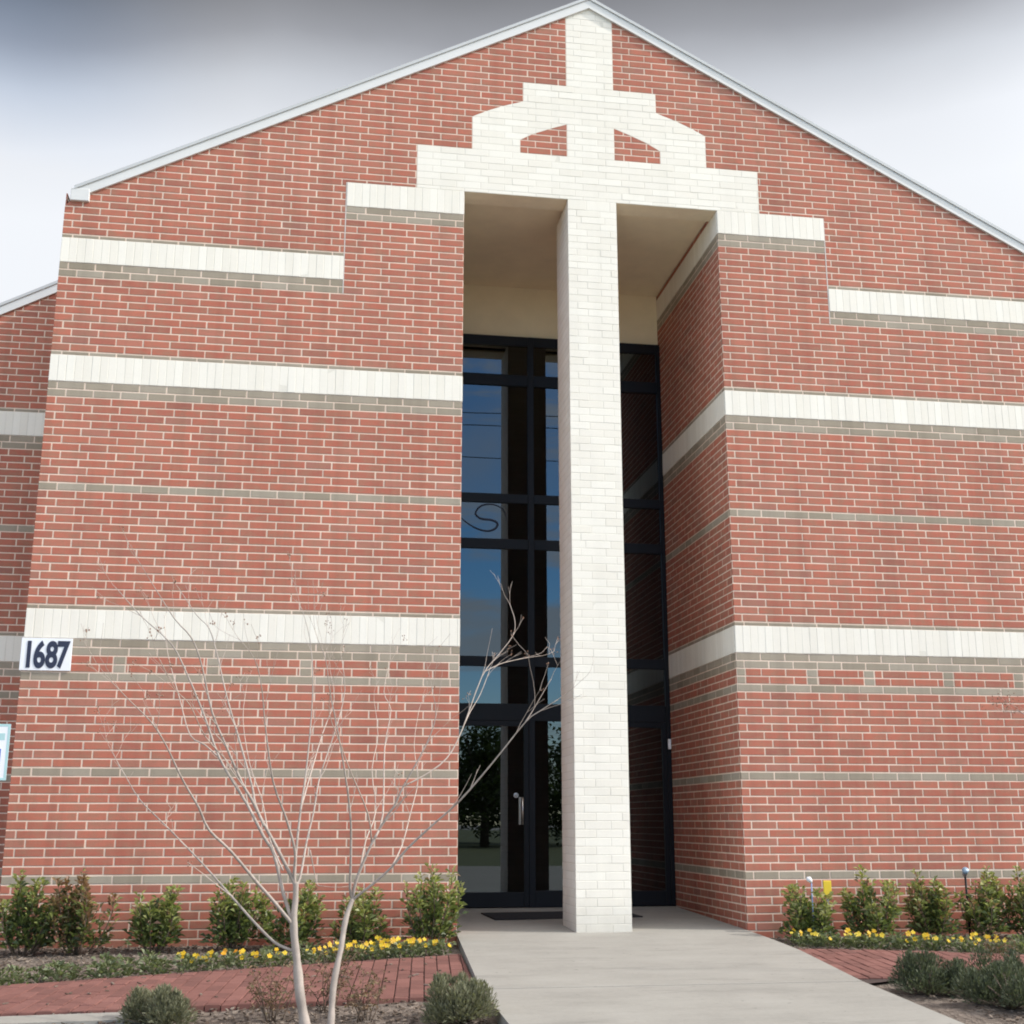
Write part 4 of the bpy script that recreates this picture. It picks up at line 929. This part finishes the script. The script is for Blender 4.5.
for i in range(9000):
    x, y = (rv(-4.6, -.22), rv(-4.9, -.02)) if i % 3 else (rv(2.8, 6.6), rv(-4.9, -.02))
    on = inside((x, y), PATHL) or inside((x, y), PATHR)
    if on: continue
    chip(x, y, bz(y)+.006+rv(0, .008))
for i in range(120):
    x, y = rv(-4.0, -.25), rv(-3.4, -1.0)
    if inside((x, y), PATHL): chip(x, y, bz(y)+.034)
tag(ch.build('bark_chips', M['chip']), 'loose bark chips and leaf litter over the planting beds', 'mulch', kind='stuff')

# ------------------------------------------------------------------ bare crepe myrtle
random.seed(5)
tree = empty('crepe_myrtle_tree', (-1.3, -4.5, bz(-4.5)))
tag(tree, 'leafless young tree with two pale smooth trunks and fine spreading branches', 'tree')
OFF = Vector((-1.3, -4.5, bz(-4.5)))
def shift(pts): return [(p[0]-OFF.x, p[1]-OFF.y, p[2]-OFF.z, p[3]) for p in pts]
def smooth_pts(P, sub=3):
    out = []
    for i in range(len(P)-1):
        p0, p1, p2, p3 = [P[max(0, min(len(P)-1, j))] for j in (i-1, i, i+1, i+2)]
        for q in range(sub):
            u = q/sub; out.append(tuple(.5*((2*b_)+(-a+c_)*u+(2*a-5*b_+4*c_-d_)*u*u+(-a+3*b_-3*c_+d_)*u**3) for a, b_, c_, d_ in zip(p0, p1, p2, p3)))
    out.append(P[-1]); return out
def twig(p, d, ln, r, depth):
    pts = [(p.x, p.y, p.z, r)]; q = p.copy(); d = d.normalized()
    for k in range(4):
        d = (d+Vector((rv(-.16, .16), rv(-.16, .16), rv(-.06, .13)))).normalized(); q = q+d*ln/4; pts.append((q.x, q.y, q.z, max(.0009, r*(1-.2*(k+1)))))
        if depth and k > 0 and random.random() < .55:
            twig(q.copy(), (d+Vector((rv(-.8, .8), rv(-.8, .8), rv(-.1, .5)))), ln*rv(.35, .6), max(.0009, r*.6), depth-1)
    tw.tube(pts, 5, 0, .5, False)
    if depth == 0 and random.random() < .16 or (depth and random.random() < .28):
        for z_ in range(random.randint(2, 5)):
            o_ = q+rdir(-1, 1.4)*rv(.005, .03); s_ = rv(.0028, .0048)
            tw.tube([(q.x, q.y, q.z, .0007), (o_.x, o_.y, o_.z, .0007)], 3, 0, .5, False)
            bm = bmesh.new(); bmesh.ops.create_icosphere(bm, subdivisions=1, radius=s_)
            pods.addidx([(v.co.x+o_.x, v.co.y+o_.y, v.co.z*1.25+o_.z) for v in bm.verts], [[v.index for v in f.verts] for f in bm.faces], 0, random.random(), True); bm.free()
for kind_, pts in TREE:
    if kind_ == 'trunk':
        P = pts
        # slight natural swelling at the foot
        m_ = MB(); m_.tube([(q[0]+.004*math.sin(17*q[2]), q[1], q[2], q[3]*.86*(1+.07*math.sin(23*q[2])+.05*math.sin(51*q[2]+1))) for q in shift(smooth_pts(P, 6))], 14); m_.build('trunk', M['bark'], tree)
    else:
        P = [(p[0], p[1], p[2], max(.0017, p[3]*.9)) for p in smooth_pts(pts, 3)]; m_ = MB(); m_.tube(shift(P), 8); bo = m_.build('branch', M['twig'] if pts[0][3] < .007 else M['bark'], tree); tw = MB(); pods = MB()
        S_ = shift(P); n = len(S_)
        for i in range(int(n*.42), n, 2):
            if random.random() < .62:
                a, b_ = Vector(S_[max(0, i-1)][:3]), Vector(S_[i][:3]); d = (b_-a)
                twig(b_, d.normalized()+Vector((rv(-.55, .55), rv(-.6, .6), rv(-.15, .4))), rv(.12, .32), max(.0011, S_[i][3]*.6), 1)
        a, b_ = Vector(S_[-2][:3]), Vector(S_[-1][:3]); twig(b_, b_-a, rv(.14, .28), max(.0010, S_[-1][3]*.9), 2)
        tw.build('twigs', M['twig'], bo)
        if pods.v: pods.build('seed_pods', M['pod'], bo)
# a second one stands just outside the view on the right; one twig tip reaches in
OFF = Vector((4.90, -3.3, bz(-3.3)))
tree2 = empty('crepe_myrtle_tree', OFF); tag(tree2, 'bare tree at the right edge with one brown twig tip over the brick', 'tree')
tw = MB(); pods = MB()
m_ = MB(); m_.tube([(0, 0, -.03, .032), (.02, .01, .5, .025), (.0, .05, 1.0, .020), (.05, .1, 1.6, .014), (.12, .12, 2.3, .008), (.15, .1, 2.9, .003)], 12); m_.build('trunk', M['bark'], tree2)
m_ = MB(); m_.tube([(.0, .05, 1.0, .012), (-.35, .12, 1.4, .009), (-.75, .2, 1.78, .006), (-1.02, .26, 1.97, .0035)], 8); m_.build('branch', M['twig'], tree2)
m_ = MB(); m_.tube([(.02, .02, .8, .012), (.4, -.1, 1.3, .009), (.7, -.2, 2.0, .006), (.9, -.2, 2.6, .003)], 8); m_.build('branch', M['twig'], tree2)
random.seed(9)
for i in range(8):
    twig(Vector((-1.0+rv(-.05, .1), .26, 1.95)), Vector((-1, rv(-.4, .4), rv(-.3, .9))), rv(.08, .2), .0016, 1)
    o_ = None
for i in range(60):
    o_ = Vector((-1.12+random.gauss(0, .07), .26+random.gauss(0, .05), 2.03+random.gauss(0, .045))); bm = bmesh.new(); bmesh.ops.create_icosphere(bm, subdivisions=1, radius=rv(.003, .0065))
    pods.addidx([(v.co.x+o_.x, v.co.y+o_.y, v.co.z+o_.z) for v in bm.verts], [[v.index for v in f.verts] for f in bm.faces], 0, random.random(), True); bm.free()
for p in ((.15, .1, 2.9), (.9, -.2, 2.6)): twig(Vector(p), Vector((.2, 0, 1)), .35, .002, 2)
tw.build('twigs', M['twig'], tree2); pods.build('seed_pods', M['pod'], tree2)

# ------------------------------------------------------------------ signs and small things
# house number
def text_mesh(body, size, off, ext):
    cu = bpy.data.curves.new('tmp', 'FONT'); cu.body = body; cu.size = size; cu.offset = off; cu.extrude = ext; cu.align_x = 'CENTER'; cu.align_y = 'CENTER'; cu.resolution_u = 6
    ob = bpy.data.objects.new('tmp', cu); col.objects.link(ob)
    dg = bpy.context.evaluated_depsgraph_get(); me = bpy.data.meshes.new_from_object(ob.evaluated_get(dg))
    bpy.data.objects.remove(ob); bpy.data.curves.remove(cu); return me
hn = empty('house_number_sign', (-3.772, -.006, 2.463)); tag(hn, 'white rectangular plate with dark navy digits 1687 fixed to the brick by the left corner', 'sign')
pl = MB(); pl.bevbox(-.222, .222, -.010, .002, -.147, .147, .002); pl.build('plate', M['plate'], hn)
XD = [-.150, -.056, .049, .150]
for ch_, x in zip('1687', XD):
    me = text_mesh(ch_, .325, .011, .0015); me.materials.append(M['navy'])
    o = bpy.data.objects.new('digit', me); col.objects.link(o); o.parent = hn; o.location = (x, -.0125, -.002); o.rotation_euler = (R(90), 0, 0); o.scale = (.64, 1.0, 1.0)
    xs = [v.co.x for v in me.vertices]; ys = [v.co.y for v in me.vertices]
    cx_, cy_ = (min(xs)+max(xs))/2, (min(ys)+max(ys))/2
    for v in me.vertices: v.co.x -= cx_; v.co.y -= cy_
# accessible parking sign at the left edge
sg = empty('parking_sign', (-3.945, -1.0, bz(-1.0))); tag(sg, 'accessible parking sign on a steel post, cut by the left edge of the view', 'sign')
zb = 1.315-bz(-1.0); zt_ = 1.765-bz(-1.0); 
pp = MB(); pp.bevbox(-.025, .025, .003, .035, -.05, zt_+.05, .004); pp.build('post', M['pole'], sg)
pp = MB(); pp.bevbox(-.1525, .1525, -.003, .0025, zb, zt_, .002); pp.build('plate', M['plate'], sg)
pp = MB()
for a in ((-.1525, -.1325, zb, zt_), (.1325, .1525, zb, zt_), (-.132, .132, zb, zb+.02), (-.132, .132, zt_-.02, zt_)): pp.box(a[0], a[1], -.0042, -.0031, a[2], a[3])
pp.box(-.115, .115, -.0042, -.0031, zt_-.13, zt_-.075); pp.build('border', M['signgreen'], sg)
pp = MB(); zc_ = zb+.175; pp.box(-.092, .092, -.0055, -.0031, zc_-.075, zc_+.075); bl_ = pp.build('symbol', M['signblue'], sg)
pp = MB(); yv = -.006
pp.tube([(-.008, yv, zc_+.058, .0105), (-.008, yv-.001, zc_+.058, .0105)], 12)
pp.tube([(-.008, yv, zc_+.045, .005), (-.004, yv, zc_+.002, .005), (.030, yv, zc_+.002, .005), (.044, yv, zc_-.045, .005), (.056, yv, zc_-.040, .005)], 6)
pp.tube([(-.007, yv, zc_+.026, .004), (.024, yv, zc_+.026, .004)], 6)
pp.tube([(-.008+.040*math.cos(a_), yv, zc_-.022+.040*math.sin(a_), .0045) for a_ in [1.75+i*.36 for i in range(13)]], 6)
pp.build('wheelchair_mark', M['plate'], bl_)
# doormat
dm = MB(); dm.slab([(-.78, -.33), (.78, -.33), (.78, .33), (-.78, .33)], lambda y: SL*y+.012, .010); dmo = dm.build('doormat', M['mat']); dmo.location = (1.26, 1.52, gz(1.52)); dmo.rotation_euler = (0, 0, R(5))
tag(dmo, 'black rubber doormat on the concrete in front of the doors', 'doormat')
# card reader on the right door jamb
cr = MB(); cr.bevbox(2.703, 2.738, YF-.028, YF-.0005, 1.80, 1.915, .004); cr = cr.build('card_reader', M['plate']); tag(cr, 'small white card reader on the dark frame right of the doors', 'card reader')
# yellow marker, white capped stake, spotlight
ym = empty('utility_marker', (3.455, -.25, bz(-.25))); tag(ym, 'yellow plastic utility marker plate on a stake behind the shrub', 'marker')
p_ = MB(); p_.bevbox(-.040, .040, -.006, .006, .38, .53, .006); p_.build('plate', M['yellow'], ym); p_ = MB(); p_.bevbox(-.012, .012, .0065, .016, -.05, .53, .003); p_.build('stake', M['pole'], ym)
pk = empty('pipe_stake', (3.20, -.50, bz(-.50))); tag(pk, 'slim blue stake with a white cap standing in the shrub by the yellow marker', 'stake')
p_ = MB(); p_.tube([(0, 0, -.03, .006), (0, 0, .53, .006)], 10); p_.build('pipe', M['palestake'], pk)
p_ = MB(); p_.tube([(0, 0, .531, .010), (-.006, 0, .545, .018), (-.022, 0, .562, .026), (-.042, 0, .570, .016)], 12); p_.build('cap', M['plate'], pk)
sl = empty('garden_spotlight', (4.82, -.30, bz(-.30))); tag(sl, 'small blue grey garden spotlight on a thin dark stem above the shrubs', 'spotlight')
p_ = MB(); p_.tube([(0, 0, -.05, .011), (0, 0, .56, .011)], 8); p_.build('stem', M['frame'], sl)
p_ = MB(); p_.tube([(.02, .05, .570, .014), (.012, .032, .578, .022), (-.008, -.02, .604, .026), (-.020, -.05, .622, .031)], 16); p_.build('lamp_head', M['bluegrey'], sl)

# ------------------------------------------------------------------ across the street (seen only in the door glass)
def street_tree(loc, h, wd, seed, label):
    random.seed(seed); tk, cr_ = MB(), MB()
    tk.tube([(0, 0, -.1, .22), (.05, 0, h*.25, .17), (0, .1, h*.5, .11), (.1, 0, h*.8, .04)], 10)
    for i in range(9):
        d = rdir(.3, 1.2); tk.tube([(0, 0, h*rv(.2, .35), .09), (d.x*wd*.2, d.y*wd*.2, h*.5, .05), (d.x*wd*.42, d.y*wd*.42, h*(.45+.4*d.z), .02)], 6)
    for i in range(120):
        d = rdir(-.95, 1.5); q = random.random()**.4; c_ = Vector((d.x*wd*.45*q, d.y*wd*.45*q, h*(.47+.45*d.z*q))); rr = rv(.5, 1.0)
        for k in range(46):
            o_ = rdir(-1.5, 1.5)*rr*random.random()**.4; leaf(cr_, c_+o_, rdir(-.6, 1.0), rv(.22, .36), rv(.13, .2), 0, random.random())
    r = empty('street_tree', loc, rv(0, 6)); r.scale = (1.25,)*3; tag(r, label, 'tree'); tk.build('trunk', M['treebark'], r); cr_.build('crown', M['treeleaf'], r)
street_tree((9.0, -60, -.52), 6.2, 8.0, 81, 'dark leafy tree across the street mirrored in the left door glass')
street_tree((17.0, -64, -.52), 6.6, 9.0, 82, 'wide dark tree across the street mirrored behind the column')
street_tree((-1.5, -62, -.52), 5.6, 7.0, 83, 'dark round tree across the street, leftmost of the mirrored trees')
street_tree((26.0, -66, -.52), 7.0, 9.0, 84, 'tall dark tree across the street, rightmost of the mirrored trees')
street_tree((13.0, -72, -.52), 6.0, 9.0, 85, 'dark tree further back across the street, seen through the gap between two nearer ones')
street_tree((4.0, -74, -.52), 5.5, 9.0, 86, 'low wide dark tree furthest back across the street')
for z_, rr in ((15.0, 'highest'), (14.55, 'middle'), (13.35, 'lowest')):
    m_ = MB(); m_.tube([(x, -25, z_+.00035*(x-3)**2, .016) for x in range(-60, 61, 6)], 5); o = m_.build('power_line', M['wire']); tag(o, rr+' of the three thin power lines mirrored in the tall glass', 'power line', 'power lines over the street')
